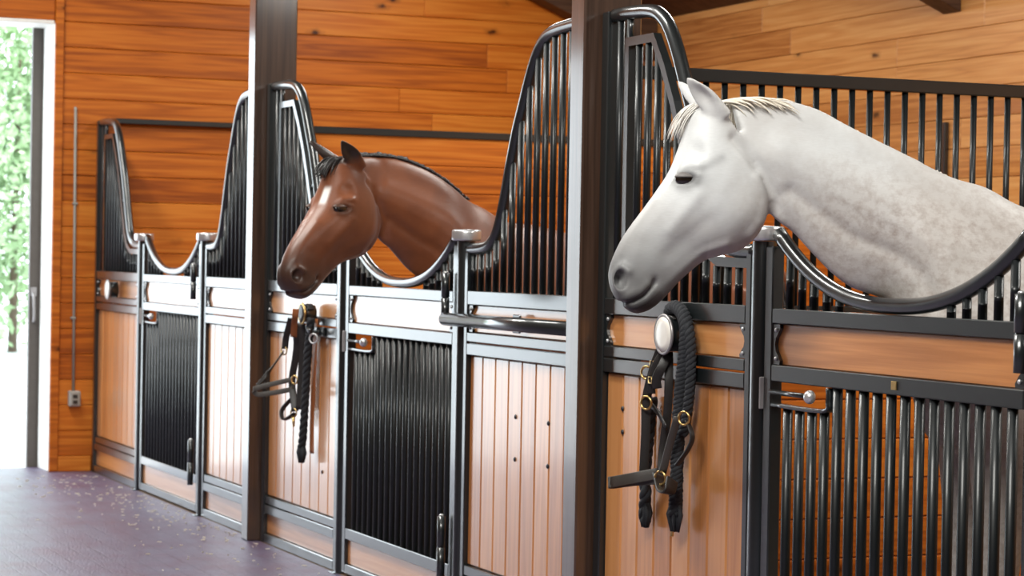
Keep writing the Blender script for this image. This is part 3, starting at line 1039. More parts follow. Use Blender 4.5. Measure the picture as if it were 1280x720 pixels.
# ------------------------------------------------------------------ horses
def coat_mat(name, base, base2, dark, dapple=None, star=None, rough=0.5, sheen=0.2):
    m, nt, b = new_mat(name)
    tc = node(nt, 'ShaderNodeTexCoord')
    n1 = node(nt, 'ShaderNodeTexNoise', i_Scale=5.0, i_Detail=4.0)
    lk(nt, tc.outputs['Object'], n1.inputs['Vector'])
    col = ramp(nt, n1.outputs[0], [(0.35, base2), (0.62, base)])
    mp = node(nt, 'ShaderNodeMapping')
    mp.inputs['Scale'].default_value = (60, 60, 260)
    mp.inputs['Rotation'].default_value = (0, 0.7, 0)
    lk(nt, tc.outputs['Object'], mp.inputs[0])
    nh = node(nt, 'ShaderNodeTexNoise', i_Scale=1.0, i_Detail=3.0)
    lk(nt, mp.outputs[0], nh.inputs['Vector'])
    col = mix(nt, math_n(nt, 'MULTIPLY', nh.outputs[0], 0.28), col, tuple(x * 0.62 for x in base2))
    if dapple:
        vo = node(nt, 'ShaderNodeTexNoise', i_Scale=42.0, i_Detail=4.0, i_Roughness=0.65)
        lk(nt, tc.outputs['Object'], vo.inputs['Vector'])
        d = ramp(nt, vo.outputs[0], [(0.42, (0, 0, 0)), (0.72, (1, 1, 1))])
        ad = node(nt, 'ShaderNodeAttribute', attribute_name='dapple')
        ds = node(nt, 'ShaderNodeSeparateColor')
        lk(nt, d, ds.inputs[0])
        col = mix(nt, math_n(nt, 'MULTIPLY', ad.outputs['Fac'], 0.55), col, (0.50, 0.44, 0.40))
        col = mix(nt, math_n(nt, 'MULTIPLY', ds.outputs[0], math_n(nt, 'MULTIPLY', ad.outputs['Fac'], 0.8)), col, dapple)
    a1 = node(nt, 'ShaderNodeAttribute', attribute_name='pig_shade')
    col = mix(nt, a1.outputs['Fac'], col, dark)
    if star:
        a2 = node(nt, 'ShaderNodeAttribute', attribute_name='star')
        col = mix(nt, a2.outputs['Fac'], col, star)
    lk(nt, col, b.inputs['Base Color'])
    b.inputs['Roughness'].default_value = rough
    b.inputs['Specular IOR Level'].default_value = 0.4
    b.inputs['Sheen Weight'].default_value = sheen
    b.inputs['Sheen Roughness'].default_value = 0.4
    bp = node(nt, 'ShaderNodeBump', i_Strength=0.10, i_Distance=0.003)
    lk(nt, nh.outputs[0], bp.inputs['Height'])
    lk(nt, bp.outputs[0], b.inputs['Normal'])
    return m
M_WHITE_COAT = coat_mat('white_grey_coat', (0.70, 0.715, 0.72), (0.56, 0.55, 0.54), (0.045, 0.042, 0.044), dapple=(0.34, 0.28, 0.25))
M_BAY_COAT = coat_mat('bay_coat', (0.235, 0.078, 0.034), (0.140, 0.045, 0.021), (0.022, 0.017, 0.015), star=(0.88, 0.85, 0.82), rough=0.36)
M_LID_W = simple('grey_eyelid', (0.17, 0.155, 0.15), rough=0.5)
M_LID_B = simple('dark_eyelid', (0.075, 0.032, 0.018), rough=0.45)
M_EYE = simple('dark_eye', (0.012, 0.008, 0.006), rough=0.06, coat=1.0)
M_MANE_W = simple('pale_hair', (0.80, 0.73, 0.62), rough=0.55)
M_FORE_W = simple('white_hair', (0.78, 0.75, 0.70), rough=0.5)
M_MANE_B = simple('black_hair', (0.016, 0.014, 0.014), rough=0.4)

HEAD = [((.436, 1.897), (.298, 1.712)), ((.474, 1.890), (.278, 1.644)), ((.503, 1.850), (.280, 1.581)), ((.526, 1.782), (.303, 1.529)),
        ((.555, 1.703), (.349, 1.485)), ((.591, 1.645), (.400, 1.469)), ((.627, 1.594), (.452, 1.453)), ((.663, 1.545), (.498, 1.416)),
        ((.691, 1.500), (.536, 1.378)), ((.713, 1.448), (.565, 1.345)), ((.721, 1.410), (.601, 1.315)), ((.713, 1.370), (.637, 1.303)), ((.695, 1.339), (.660, 1.309))]
HEADW = [(.052, .050, .045), (.068, .066, .058), (.084, .086, .074), (.098, .097, .078), (.100, .093, .072), (.088, .083, .064),
         (.071, .068, .050), (.059, .056, .043), (.052, .051, .040), (.051, .053, .041), (.050, .055, .042), (.040, .049, .038), (.024, .032, .026)]
NECK_W = [((.390, 1.900), (.300, 1.620)), ((.332, 1.908), (.256, 1.570)), ((.267, 1.909), (.206, 1.536)), ((.206, 1.898), (.155, 1.483)), ((.140, 1.879), (.094, 1.424)),
          ((.076, 1.847), (.038, 1.385)), ((.011, 1.815), (-.017, 1.367)), ((-.076, 1.775), (-.068, 1.346)), ((-.163, 1.735), (-.108, 1.294)),
          ((-.249, 1.697), (-.125, 1.190)), ((-.339, 1.675), (-.169, 1.002)), ((-.449, 1.620), (-.249, .930))]
NECKW_W = [.050, .058, .064, .070, .077, .083, .092, .108, .140, .175, .210, .238]
NECK_B = [((.300, 1.855), (.200, 1.580)), ((.250, 1.862), (.155, 1.515)), ((.180, 1.866), (.108, 1.484)), ((.112, 1.864), (.060, 1.438)), ((.050, 1.855), (.022, 1.402)),
          ((-.004, 1.841), (-.016, 1.375)), ((-.060, 1.822), (-.055, 1.350)), ((-.111, 1.800), (-.085, 1.322)), ((-.192, 1.757), (-.120, 1.250)),
          ((-.275, 1.697), (-.140, 1.120)), ((-.358, 1.665), (-.190, 1.000)), ((-.470, 1.610), (-.270, .920))]
NECKW_B = [.050, .058, .064, .070, .077, .083, .092, .105, .138, .175, .210, .238]
TORSO = [((-.62, 1.60), (-.50, .86)), ((-.95, 1.545), (-.90, .82)), ((-1.30, 1.54), (-1.30, .84)), ((-1.60, 1.58), (-1.60, .93)), ((-1.85, 1.53), (-1.80, 1.06)), ((-1.98, 1.42), (-1.96, 1.18))]
TORSOW = [.265, .295, .305, .285, .225, .120]

def loft(mb, pairs, widths, n=36, p=3.0, close=True):
    vs, fs = [], []
    m = len(pairs)
    for (D, V), wd_ in zip(pairs, widths):
        if not isinstance(wd_, tuple):
            wd_ = (wd_ * .72, wd_, wd_ * .86)
        c = ((D[0] + V[0]) / 2, (D[1] + V[1]) / 2)
        e = ((D[0] - V[0]) / 2, (D[1] - V[1]) / 2)
        for k in range(n):
            a = 2 * PI * k / n
            v = math.cos(a)
            wv = float(np.interp(v, [-1, -.6, 0, .6, 1], [wd_[2] * .8, wd_[2], wd_[1], wd_[0], wd_[0] * .9])) * (max(0.0, 1 - abs(v) ** p)) ** .5
            vs.append((c[0] + e[0] * v, math.copysign(wv, math.sin(a)) if abs(math.sin(a)) > 1e-9 else 0.0, c[1] + e[1] * v))
    for i in range(m - 1):
        for k in range(n):
            k2 = (k + 1) % n
            fs.append((i * n + k, i * n + k2, (i + 1) * n + k2, (i + 1) * n + k))
    fs.append(tuple(range(n))[::-1])
    fs.append(tuple((m - 1) * n + k for k in range(n)))
    # orient outward
    P = np.array(vs)
    ctr = P.mean(0)
    f = fs[n // 4 + (m // 2) * n]
    nr = np.cross(P[f[1]] - P[f[0]], P[f[2]] - P[f[0]])
    cc = P[(m // 2) * n:(m // 2) * n + n].mean(0)
    if nr @ (P[list(f)].mean(0) - cc) < 0:
        fs = [q[::-1] for q in fs]
    mb.add(vs, fs)

def densify(pairs, widths, k=3):
    D = smooth_path([(a[0], a[1]) for a, b in pairs], k)
    V = smooth_path([(b[0], b[1]) for a, b in pairs], k)
    W = smooth_path([w if isinstance(w, tuple) else (w,) for w in widths], k)
    return [(tuple(d), tuple(v)) for d, v in zip(D, V)], [tuple(w) if len(w) > 1 else float(w[0]) for w in W]

def orient_tube(mb, pts, rr, n=16):
    o = len(mb.f)
    mb.tube(pts, rr, n)

def leg_front(mb, a, s):
    orient_tube(mb, smooth_path([(a + .02, s * .15, 1.12), (a, s * .16, .92), (a + .01, s * .155, .72), (a + .015, s * .15, .53), (a + .015, s * .15, .46), (a, s * .15, .33), (a, s * .15, .20), (a + .04, s * .15, .11), (a + .065, s * .15, .055), (a + .075, s * .15, .0)], 4),
                [float(x) for x in np.interp(np.linspace(0, 9, 37), range(10), [.13, .10, .07, .055, .05, .036, .042, .037, .05, .058])])

def leg_hind(mb, a, s):
    orient_tube(mb, smooth_path([(a, s * .14, 1.30), (a + .04, s * .16, 1.08), (a + .06, s * .17, .88), (a - .08, s * .15, .66), (a - .13, s * .14, .54), (a - .11, s * .14, .38), (a - .10, s * .14, .20), (a - .06, s * .14, .11), (a - .035, s * .14, .055), (a - .025, s * .14, .0)], 4),
                [float(x) for x in np.interp(np.linspace(0, 9, 37), range(10), [.19, .17, .125, .075, .058, .042, .045, .04, .05, .056])])

def ear(mb, base, tip, side):
    B, T = np.array(base), np.array(tip)
    d = T - B
    L = np.linalg.norm(d)
    d /= L
    op = np.array([0.55, 0.80 * side, -0.25])      # the way the ear opens
    op -= d * (op @ d)
    op /= np.linalg.norm(op)
    u = np.cross(d, op)
    n = 20
    vs, fs = [], []
    st = [(-.22, .027, .025), (0.0, .029, .025), (.15, .031, .023), (.35, .033, .019), (.55, .029, .016), (.75, .020, .012), (.90, .011, .009), (1.0, .003, .003)]
    for t, w, th in st:
        for k in range(n):
            a = 2 * PI * k / n
            cu = math.cos(a)
            so = math.sin(a)
            vs.append(B + d * L * t + u * w * cu + op * (th * so + 0.010 * (abs(cu) ** 2)))
    for i in range(len(st) - 1):
        for k in range(n):
            k2 = (k + 1) % n
            fs.append((i * n + k, i * n + k2, (i + 1) * n + k2, (i + 1) * n + k))
    fs.append(tuple(range(n))[::-1])
    fs.append(tuple((len(st) - 1) * n + k for k in range(n)))
    P = np.array(vs)
    f = fs[3 * n + 5]
    if np.cross(P[f[1]] - P[f[0]], P[f[2]] - P[f[0]]) @ (P[list(f)].mean(0) - P[3 * n:4 * n].mean(0)) < 0:
        fs = [q[::-1] for q in fs]
    mb.add(vs, fs)
    return op

def mesh_arrays(me):
    n = len(me.vertices)
    V = np.empty(n * 3)
    me.vertices.foreach_get('co', V)
    E = np.empty(len(me.edges) * 2, dtype=np.int64)
    me.edges.foreach_get('vertices', E)
    return V.reshape(-1, 3), E.reshape(-1, 2)

def vnormals(me, V):
    me.vertices.foreach_set('co', V.ravel())
    me.update()
    N = np.empty(len(V) * 3)
    me.vertices.foreach_get('normal', N)
    return N.reshape(-1, 3)

def laplace(V, E, it, lam=0.5, mask=None):
    deg = np.bincount(E.ravel(), minlength=len(V)).astype(float)[:, None]
    for _ in range(it):
        A = np.zeros_like(V)
        for c in range(3):
            A[:, c] = np.bincount(E[:, 0], V[E[:, 1], c], len(V)) + np.bincount(E[:, 1], V[E[:, 0], c], len(V))
        D = (A / np.maximum(deg, 1) - V) * lam
        V = V + (D if mask is None else D * mask[:, None])
    return V

def seg_d(P, pts):
    """distance of points to a polyline in the (a, z) plane"""
    best = np.full(len(P), 1e9)
    Q = P[:, [0, 2]]
    for p, q in zip(pts[:-1], pts[1:]):
        p, q = np.array(p), np.array(q)
        d = q - p
        t = np.clip(((Q - p) @ d) / (d @ d), 0, 1)
        best = np.minimum(best, np.linalg.norm(Q - p - t[:, None] * d, axis=1))
    return best

def hair(mb, roots, dirs, length, r=0.004, droop=0.5, jit=0.25, seg=7):
    for p, d in zip(roots, dirs):
        p = np.array(p, float)
        d = np.array(d, float)
        d = d / np.linalg.norm(d) + rng.normal(0, jit, 3) * .5
        L = length * rng.uniform(.7, 1.15)
        pts = [p]
        for i in range(seg):
            d = d + np.array([0, 0, -droop]) / seg + rng.normal(0, jit * .18, 3)
            d /= np.linalg.norm(d)
            pts.append(pts[-1] + d * L / seg)
        rr = [r * (1 - .85 * (i / seg) ** 1.5) for i in range(seg + 1)]
        mb.tube(pts, rr, 5)

def build_horse(name, label, shift, neck, neckw, coat, loc, heading, kind):
    sa, sz = shift
    sh = lambda P: [((d[0] + sa, d[1] + sz), (v[0] + sa, v[1] + sz)) for d, v in P]
    mb = MB()
    hp, hw = densify(sh(HEAD), HEADW)
    loft(mb, hp, hw, p=3.2)
    np_, nw = densify(neck + TORSO, neckw + TORSOW)
    loft(mb, np_, nw, p=2.4)
    for s in (1, -1):
        leg_front(mb, -.36, s)
        leg_hind(mb, -1.70, s)
    ears = []
    for s in (1, -1):
        base = (.430 + sa, .048 * s, 1.868 + sz)
        tip = (.524 + sa, (.066 if s > 0 else .088) * s, 1.957 + sz)
        op = ear(mb, base, tip, s)
        ears.append((np.array(base), np.array(tip), op))
    # tail dock
    mb.tube([(-1.93, 0, 1.44), (-2.03, 0, 1.40), (-2.08, 0, 1.28)], [.05, .04, .03], 10)
    tmp = mb.build(name + '_raw', coat)
    md = tmp.modifiers.new('skin', 'REMESH')
    md.mode = 'VOXEL'
    md.voxel_size = 0.0055
    dg = bpy.context.evaluated_depsgraph_get()
    me = bpy.data.meshes.new_from_object(tmp.evaluated_get(dg), depsgraph=dg)
    old = tmp.data
    bpy.data.objects.remove(tmp, do_unlink=True)
    bpy.data.meshes.remove(old)
    me.name = name
    V, E = mesh_arrays(me)
    V = laplace(V, E, 5, 0.5)
    # soften the joins
    def gz(c, r):
        c = np.array(c)
        return np.exp(-(((V - c) / np.array(r)) ** 2).sum(1))
    T = lambda a, z: (a + sa, z + sz)
    m1 = np.clip(np.exp(-(seg_d(V, [T(.40, 1.80), T(.33, 1.72), T(.27, 1.62), T(.27, 1.56)]) / .03) ** 2), 0, 1)
    m2 = gz((.435 + sa, .05, 1.86 + sz), (.045, .05, .04)) + gz((.435 + sa, -.05, 1.86 + sz), (.045, .05, .04))
    m3 = ((V[:, 0] < -.15) & (V[:, 2] > .75)).astype(float)
    V = laplace(V, E, 10, 0.5, np.clip(m1 + m2 * .7, 0, 1))
    V = laplace(V, E, 40, 0.5, m3)
    if True:
        ab = lambda: np.abs(V[:, 1])
        def brush(a, b, z, ra, rb, rz, amt):
            nonlocal V
            N = vnormals(me, V)
            w = np.exp(-((V[:, 0] - a - sa) / ra) ** 2 - ((ab() - b) / rb) ** 2 - ((V[:, 2] - z - sz) / rz) ** 2)
            V = V + N * (amt * w)[:, None]
        def line(pts, r, amt, bmin=0.01, bfade=0.02):
            nonlocal V
            N = vnormals(me, V)
            d = seg_d(V, [T(*p) for p in pts])
            w = np.exp(-(d / r) ** 2) * np.clip((ab() - bmin) / bfade, 0, 1)
            V = V + N * (amt * w)[:, None]
        # jaw edge and throat groove, cheek
        line([(.385, 1.790), (.350, 1.755), (.300, 1.690), (.262, 1.630), (.258, 1.560)], .018, -.011)
        brush(.365, .07, 1.585, .060, .05, .060, .010)
        line([(.318, 1.685), (.296, 1.630), (.300, 1.575), (.335, 1.525)], .016, .007)
        # temple hollow, brow, socket
        brush(.492, .080, 1.752, .022, .04, .026, -.010)
        line([(.485, 1.715), (.512, 1.712), (.536, 1.695)], .012, .007, .05)
        brush(.520, .095, 1.676, .024, .05, .017, -.010)
        line([(.492, 1.672), (.515, 1.658), (.540, 1.658)], .008, .004, .05)
        line([(.490, 1.686), (.510, 1.694), (.532, 1.688), (.542, 1.676)], .007, .005, .05)
        # facial crest and the hollows beside it
        line([(.490, 1.630), (.530, 1.578), (.562, 1.535)], .018, .0045, .03)
        line([(.535, 1.630), (.585, 1.570), (.630, 1.500)], .024, -.0035, .02)
        line([(.470, 1.560), (.520, 1.505), (.560, 1.470)], .026, -.004, .02)
        line([(.400, 1.500), (.460, 1.478), (.520, 1.425), (.560, 1.385)], .012, .004, .02)
        # nasal bone edge
        line([(.600, 1.620), (.650, 1.545), (.690, 1.470)], .010, .004, .02)
        # nostril
        line([(.672, 1.420), (.690, 1.432), (.708, 1.415), (.708, 1.385), (.692, 1.370)], .012, .009, .02)
        for _ in range(5):
            brush(.694, .050, 1.397, .0105, .04, .018, -.010)
        # mouth, lips, chin
        for _ in range(2):
            line([(.690, 1.331), (.655, 1.337), (.625, 1.355), (.598, 1.388)], .0065, -.005, .0, .004)
        brush(.594, .03, 1.394, .012, .04, .016, -.007)
        line([(.675, 1.350), (.640, 1.365), (.618, 1.385)], .012, .005, .02)
        line([(.655, 1.318), (.620, 1.335), (.592, 1.362)], .012, .005, .02)
        # neck muscles and jugular groove
        ns = 0.0
        if True:
            N = vnormals(me, V)
            u1 = [(d[0] * .30 + v[0] * .70, d[1] * .30 + v[1] * .70) for d, v in neck[2:10]]
            u2 = [(d[0] * .62 + v[0] * .38, d[1] * .62 + v[1] * .38) for d, v in neck[2:10]]
            w1 = np.exp(-(seg_d(V, u1) / .022) ** 2) * np.clip((ab() - .02) / .03, 0, 1)
            w2 = np.exp(-(seg_d(V, u2) / .05) ** 2) * np.clip((ab() - .02) / .03, 0, 1)
            V = V + N * (-.009 * w1 + .008 * w2)[:, None]
        # ear cups
        N = vnormals(me, V)
        for base, tip, op in ears:
            ax = tip - base
            L = np.linalg.norm(ax)
            ax = ax / L
            rel = V - base
            t = rel @ ax / L
            perp = rel - np.outer(rel @ ax, ax)
            side = np.cross(ax, op)
            ws = np.exp(-((perp @ side) / .020) ** 2) * np.exp(-((t - .45) / .30) ** 2) * (t > -.1) * (np.linalg.norm(perp, axis=1) < .06)
            facing = np.clip(N @ op, 0, 1)
            V = V - np.outer(ws * facing * .018, op)
        V = laplace(V, E, 1, 0.4)
    bend = math.radians(20) if kind == 'bay' else 0.0
    def turn(P):
        P = np.array(P, float)
        one = P.ndim == 1
        if one: P = P[None]
        if bend:
            pa = .30 + sa
            ax_ = np.array([.50, 0, -.30]) / np.linalg.norm([.5, 0, -.3])
            w = np.clip(((P - np.array([.30 + sa, 0, 1.72 + sz])) @ np.array([.90, 0, .15]) + .03) / .10, 0, 1)
            w = w * w * (3 - 2 * w) * (P[:, 0] > .10)
            A = bend * w
            x, y = P[:, 0] - pa, P[:, 1].copy()
            P = P.copy()
            P[:, 0] = pa + (x * np.cos(A) - y * np.sin(A)) * (1 + .27 * w)
            P[:, 1] = x * np.sin(A) + y * np.cos(A)
        return P[0] if one else P
    V0 = V
    N = vnormals(me, V)
    me.polygons.foreach_set('use_smooth', [True] * len(me.polygons))
    # pigment, with the nostril shade painted in
    def g(a, b, z, r):
        return np.exp(-(((V[:, 0] - a - sa) / r) ** 2 + ((np.abs(V[:, 1]) - b) / r) ** 2 + ((V[:, 2] - z - sz) / r) ** 2))
    # distance along the face toward the muzzle
    ax = np.array([.25, 0, -.48]); ax /= np.linalg.norm(ax)
    s = (V - np.array([.47 + sa, 0, 1.89 + sz])) @ ax
    inhead = (V[:, 0] > .45 + sa)
    if kind == 'white':
        muz = np.clip((s - .30) / .22, 0, 1) ** 1.2 * inhead
        low = np.clip((1.375 + sz - V[:, 2]) / .05, 0, 1) * inhead * (V[:, 0] > .57 + sa)
        pig_shade = muz * .80 + low * .22
        pig_shade = np.maximum(pig_shade, .97 * np.exp(-((V[:, 0] - .519 - sa) / .040) ** 2 - ((V[:, 2] - 1.676 - sz) / .026) ** 2) * (np.abs(V[:, 1]) > .05))
        pig_shade = np.maximum(pig_shade, .30 * np.exp(-(seg_d(V, [T(.50, 1.690), T(.46, 1.715), T(.425, 1.735)]) / .013) ** 2) * (np.abs(V[:, 1]) > .05))
        pig_shade = np.maximum(pig_shade, 1.0 * np.exp(-((V[:, 0] - .695 - sa) / .013) ** 4 - ((V[:, 2] - 1.397 - sz) / .021) ** 4) * (np.abs(V[:, 1]) > .012))  # shade of the nostril hollow painted over the dark skin
        pig_shade = np.maximum(pig_shade, .55 * g(.594, .035, 1.392, .022))
    else:
        muz = np.clip((s - .40) / .12, 0, 1) * inhead
        pig_shade = muz * .80
        pig_shade = np.maximum(pig_shade, .75 * np.exp(-((V[:, 0] - .520 - sa) / .034) ** 2 - ((V[:, 2] - 1.672 - sz) / .026) ** 2) * (np.abs(V[:, 1]) > .05))
        pig_shade = np.maximum(pig_shade, 1.0 * np.exp(-((V[:, 0] - .695 - sa) / .013) ** 4 - ((V[:, 2] - 1.397 - sz) / .021) ** 4) * (np.abs(V[:, 1]) > .012))  # same painted nostril shade on the bay
        for base, tip, op in ears:
            axx = tip - base
            t = (V - base) @ axx / (axx @ axx)
            dist = np.linalg.norm(V - base - np.outer(t, axx), axis=1)
            pig_shade = np.maximum(pig_shade, np.clip((t - .02) / .3, 0, 1) * (dist < .06) * (V[:, 2] > 1.86 + sz) * .93)
        legs = np.clip((.62 - V[:, 2]) / .15, 0, 1)
        pig_shade = np.maximum(pig_shade, legs)
    st = np.exp(-((V[:, 0] - .555 - sa) / .05) ** 4 - ((V[:, 1] - .014) / .015) ** 6 - ((V[:, 2] - 1.728 - sz) / .036) ** 6)
    dap = np.clip((.42 - V[:, 0]) / .3, 0, 1) * np.clip((1.80 - V[:, 2]) / .22, 0.12, 1)
    for nm, arr in (('pig_shade', np.clip(pig_shade, 0, 1)), ('star', st), ('dapple', dap)):
        at = me.attributes.new(nm, 'FLOAT', 'POINT')
        at.data.foreach_set('value', arr.astype(np.float32))
    me.materials.clear()
    me.materials.append(coat)
    Vt = turn(V)
    me.vertices.foreach_set('co', Vt.ravel())
    me.update()
    o = bpy.data.objects.new(name, me)
    COL.objects.link(o)
    tag(o, label, 'horse')
    # eyes
    for sgn in (1, -1):
        sel = (np.abs(V[:, 0] - .520 - sa) < .008) & (np.abs(V[:, 2] - 1.675 - sz) < .008) & (V[:, 1] * sgn > .04)
        by = np.abs(V[sel, 1]).max() if sel.any() else .085
        mb = MB()
        mb.ball((.519 + sa, sgn * (by - .0115), 1.675 + sz), .0310, .0175, .0205, 24, 14)
        lid = MB()
        nu, nv = 24, 7
        vs, fs = [], []
        for ri in (1.10, 1.02):
            for j in range(nv):
                el = math.radians(14 + 76 * j / (nv - 1))
                for i in range(nu):
                    a = 2 * PI * i / nu
                    vs.append((.519 + sa + .0310 * ri * math.cos(el) * math.cos(a), sgn * (by - .0115) + .0175 * ri * 1.08 * math.cos(el) * math.sin(a), 1.675 + sz + .0205 * ri * math.sin(el) + .004 * math.cos(a) * 0))
        for s_ in (0, 1):
            for j in range(nv - 1):
                for i in range(nu):
                    q = (s_ * nv * nu + j * nu + i, s_ * nv * nu + j * nu + (i + 1) % nu, s_ * nv * nu + (j + 1) * nu + (i + 1) % nu, s_ * nv * nu + (j + 1) * nu + i)
                    fs.append(q if s_ == 0 else q[::-1])
        for i in range(nu):
            fs.append((i, nv * nu + i, nv * nu + (i + 1) % nu, (i + 1) % nu))
        lid.add(vs, fs, smooth=True)
        lid.v = [tuple(q) for q in turn(lid.v)]
        lid.build('eyelid', M_LID_W if kind == 'white' else M_LID_B, o)
        mb.v = [tuple(q) for q in turn(mb.v)]
        mb.build('eye', M_EYE, o)
    # hair
    crest = [((d[0]), (d[1])) for d, v in neck[:10]]
    hm = MB()
    CP = smooth_path([(p[0], 0, p[1]) for p in crest], 30)
    roots, dirs = [], []
    for p in CP:
        for q in range(3 if kind == 'white' else 5):
            roots.append((p[0] + rng.uniform(-.006, .006), rng.uniform(-.020, .010 if kind == 'white' else .014), p[2] + (-.009 if kind == 'white' else .002)))
            dirs.append((-.25, -1.0, .25 if kind == 'white' else .75))
    hair(hm, roots, dirs, .17 if kind == 'white' else .16, .0042, droop=2.4, jit=.16)
    if kind == 'white':
        roots, dirs = [], []
        for i in range(70):
            t = rng.uniform(0, 1)
            roots.append((.42 - .14 * t, rng.uniform(-.004, .022), 1.892 + .012 * math.sin(PI * t)))
            dirs.append((-.9, .35, .10))
        hair(hm, roots, dirs, .085, .0036, droop=.7, jit=.22)
    hm.build('mane', M_MANE_W if kind == 'white' else M_MANE_B, o)
    fm = MB()
    roots, dirs = [], []
    for i in range(80 if kind == 'white' else 110):
        roots.append((.475 + sa + rng.uniform(-.03, .022), rng.uniform(-.03, .022), 1.884 + sz + rng.uniform(-.006, .004)))
        dirs.append((.75, rng.uniform(-.35, .12), -.25))
    hair(fm, roots, dirs, .115 if kind == 'white' else .10, .0022 if kind == 'white' else .0034, droop=1.7 if kind == 'white' else 1.5, jit=.16)
    fm.v = [tuple(q) for q in turn(fm.v)]
    fm.build('forelock', M_FORE_W if kind == 'white' else M_MANE_B, o)
    tm = MB()
    roots = [(-2.05 + rng.uniform(-.03, .02), rng.uniform(-.03, .03), 1.33 + rng.uniform(-.1, .07)) for i in range(140)]
    hair(tm, roots, [(-.35, rng.uniform(-.2, .2), -1) for _ in roots], .75, .006, droop=1.5, jit=.07)
    tm.build('tail', M_MANE_W if kind == 'white' else M_MANE_B, o)
    o.location = (loc[0], loc[1], 0)
    o.rotation_euler = (0, 0, math.atan2(heading[1], heading[0]))
    return o

build_horse('horse', 'white grey horse leaning its long neck out over the nearest stall door', (0, 0), NECK_W, NECKW_W, M_WHITE_COAT, (-5.72, 0.0), (-.3, -.954), 'white')
build_horse('horse', 'bay horse with a small white star and black mane, head over its door', (-.108, -.035), NECK_B, NECKW_B, M_BAY_COAT, (-9.42, 0.0), (.2, -.98), 'bay')

# ------------------------------------------------------------------ straw on the floor
mb = MB()
for i in range(260):
    x = XE + 0.3 + rng.beta(1.2, 2.2) * 6.5
    y = -0.06 - abs(rng.normal(0, 0.28))
    a = rng.uniform(0, PI)
    L = rng.uniform(.008, .026)
    w = rng.uniform(.0015, .004)
    d = np.array([math.cos(a), math.sin(a), 0]) * L / 2
    q = np.array([-math.sin(a), math.cos(a), 0]) * w / 2
    p = np.array([x, y, .0015])
    mb.add([p - d - q, p + d - q, p + d + q, p - d + q, p - d - q + (0, 0, .004), p + d - q + (0, 0, .004), p + d + q + (0, 0, .004), p - d + q + (0, 0, .004)],
           [(3, 2, 1, 0), (4, 5, 6, 7), (0, 1, 5, 4), (1, 2, 6, 5), (2, 3, 7, 6), (3, 0, 4, 7)])
o = mb.build('straw', M_HAY)
tag(o, 'scattered bits of straw on the aisle floor along the stall fronts', 'straw', kind='stuff')

# ------------------------------------------------------------------ outdoors
o = MB().box(-70, XE - 0.345, -40, 30, -0.12, -0.02).build('ground', M_GRAVEL)
struct(o, 'bright pale gravel yard outside')
def tree(x, y, H, R, label):
    t = thing('leafy_tree', label, 'tree', 'trees beyond the yard', (x, y, 0))
    mb = MB()
    mb.tube([(0, 0, -.02), (.05, 0, H * .35), (0, .05, H * .8)], [.07, .05, .02], 10)
    mb.build('trunk', M_BARK, t)
    mb = MB()
    n = 12000
    cl = [(rng.normal(0, R * .45), rng.normal(0, R * .45), H * rng.uniform(.04, .95)) for _ in range(64)]
    for i in range(n):
        c = cl[i % len(cl)]
        v = rng.normal(0, 1, 3)
        v = v / np.linalg.norm(v) * rng.uniform(.2, 1) ** .5 * R * .48
        p = np.array(c) + v
        if p[2] < .1:
            continue
        a, b = rng.normal(0, 1, 3), rng.normal(0, 1, 3)
        a /= np.linalg.norm(a)
        b = b - a * (a @ b)
        b /= np.linalg.norm(b)
        L = rng.uniform(.05, .10)
        mb.add([p - a * L, p + b * L * .45, p + a * L, p - b * L * .45], [(0, 1, 2, 3)])
    f = mb.build('foliage', M_LEAF, t)
    f['kind'] = 'stuff'
    return t
tree(-34.0, 2.9, 5.2, 1.5, 'light green leafy tree seen through the open barn doorway')
tree(-37.0, 7.6, 6.0, 1.7, 'taller leafy tree standing behind the first one outside')
tree(-37.0, -2.2, 4.2, 1.3, 'smaller leafy tree left of the others outside')

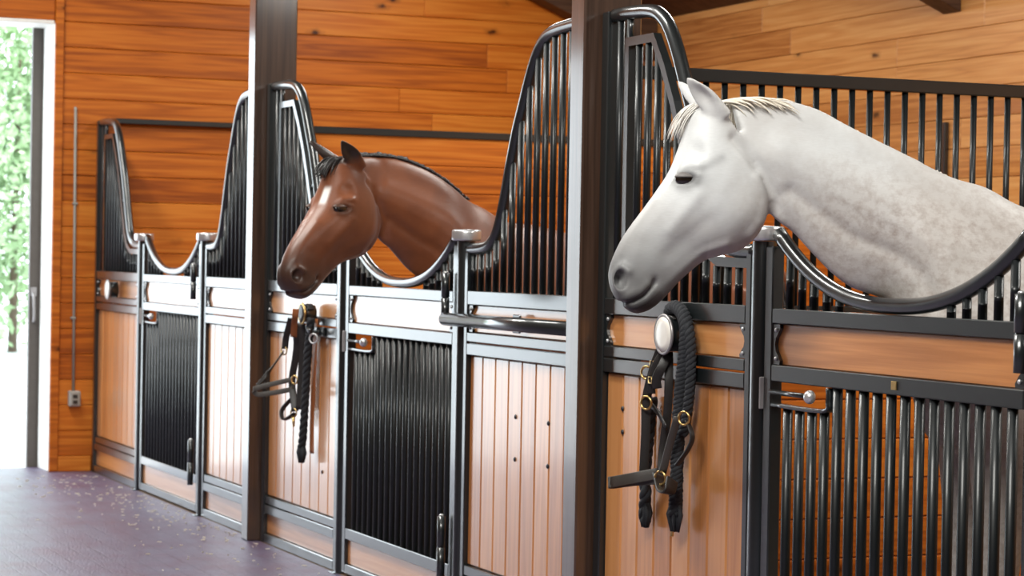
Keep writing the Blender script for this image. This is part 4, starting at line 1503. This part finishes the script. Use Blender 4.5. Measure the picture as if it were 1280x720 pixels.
# ------------------------------------------------------------------ light
W = bpy.data.worlds.new('sky')
S.world = W
W.use_nodes = True
bg = W.node_tree.nodes['Background']
bg.inputs[0].default_value = (0.84, 0.94, 1.0, 1)
bg.inputs[1].default_value = 6.7
sun = bpy.data.lights.new('sun', 'SUN')
sun.energy = 8.0
sun.angle = 0.01
sun.color = (1.0, 0.96, 0.9)
so = bpy.data.objects.new('sun', sun)
so.rotation_euler = Vector((0.25, -0.55, -1.0)).to_track_quat('-Z', 'Y').to_euler()
COL.objects.link(so)

def add_fill(x, y, z, sx, sy, power, col=(1.0, 0.99, 0.93), aim=(0, 0, -1)):  # unseen area fill, added to brighten the aisle and stalls
    l = bpy.data.lights.new('fill_light', 'AREA')
    l.shape = 'RECTANGLE'
    l.size, l.size_y = sx, sy
    l.energy = power
    l.color = col
    lo = bpy.data.objects.new('fill_light', l)
    lo.location = (x, y, z)
    lo.rotation_euler = Vector(aim).to_track_quat('-Z', 'Y').to_euler()
    COL.objects.link(lo)
    return lo
for x in (-13.0, -9.0):
    add_fill(x, -2.1, 5.2, 2.6, 0.5, 280)
add_fill(-3.6, -3.0, 4.4, 2.4, 1.6, 420, aim=(-.55, .6, -1))  # added fill aimed at the white horse's near side
add_fill(-9.5, 2.0, 3.75, 2.0, 0.4, 110)
add_fill(-5.0, 2.2, 3.65, 2.0, 0.4, 105)
for x in (-13.4,):
    add_fill(x, 2.0, 3.75, 2.0, 0.4, 70)

# ------------------------------------------------------------------ camera
cam = bpy.data.cameras.new('camera')
cam.sensor_width = 36.0
cam.lens = 2957.78 / 1280 * 36.0
cam.clip_start = 0.05
cam.clip_end = 300
cam.dof.use_dof = True
cam.dof.focus_distance = 6.9
cam.dof.aperture_fstop = 7.0
co = bpy.data.objects.new('camera', cam)
COL.objects.link(co)
yaw, pit, rol = math.radians(22.44375), math.radians(-0.71835), math.radians(1.03172)
v = Vector((-math.cos(yaw) * math.cos(pit), math.sin(yaw) * math.cos(pit), math.sin(pit)))
r = v.cross(Vector((0, 0, 1))).normalized()
u = r.cross(v)
r2 = r * math.cos(rol) + u * math.sin(rol)
u2 = -r * math.sin(rol) + u * math.cos(rol)
co.matrix_world = Matrix(((r2.x, u2.x, -v.x, 0.0), (r2.y, u2.y, -v.y, -3.42612), (r2.z, u2.z, -v.z, 1.45), (0, 0, 0, 1)))
S.camera = co
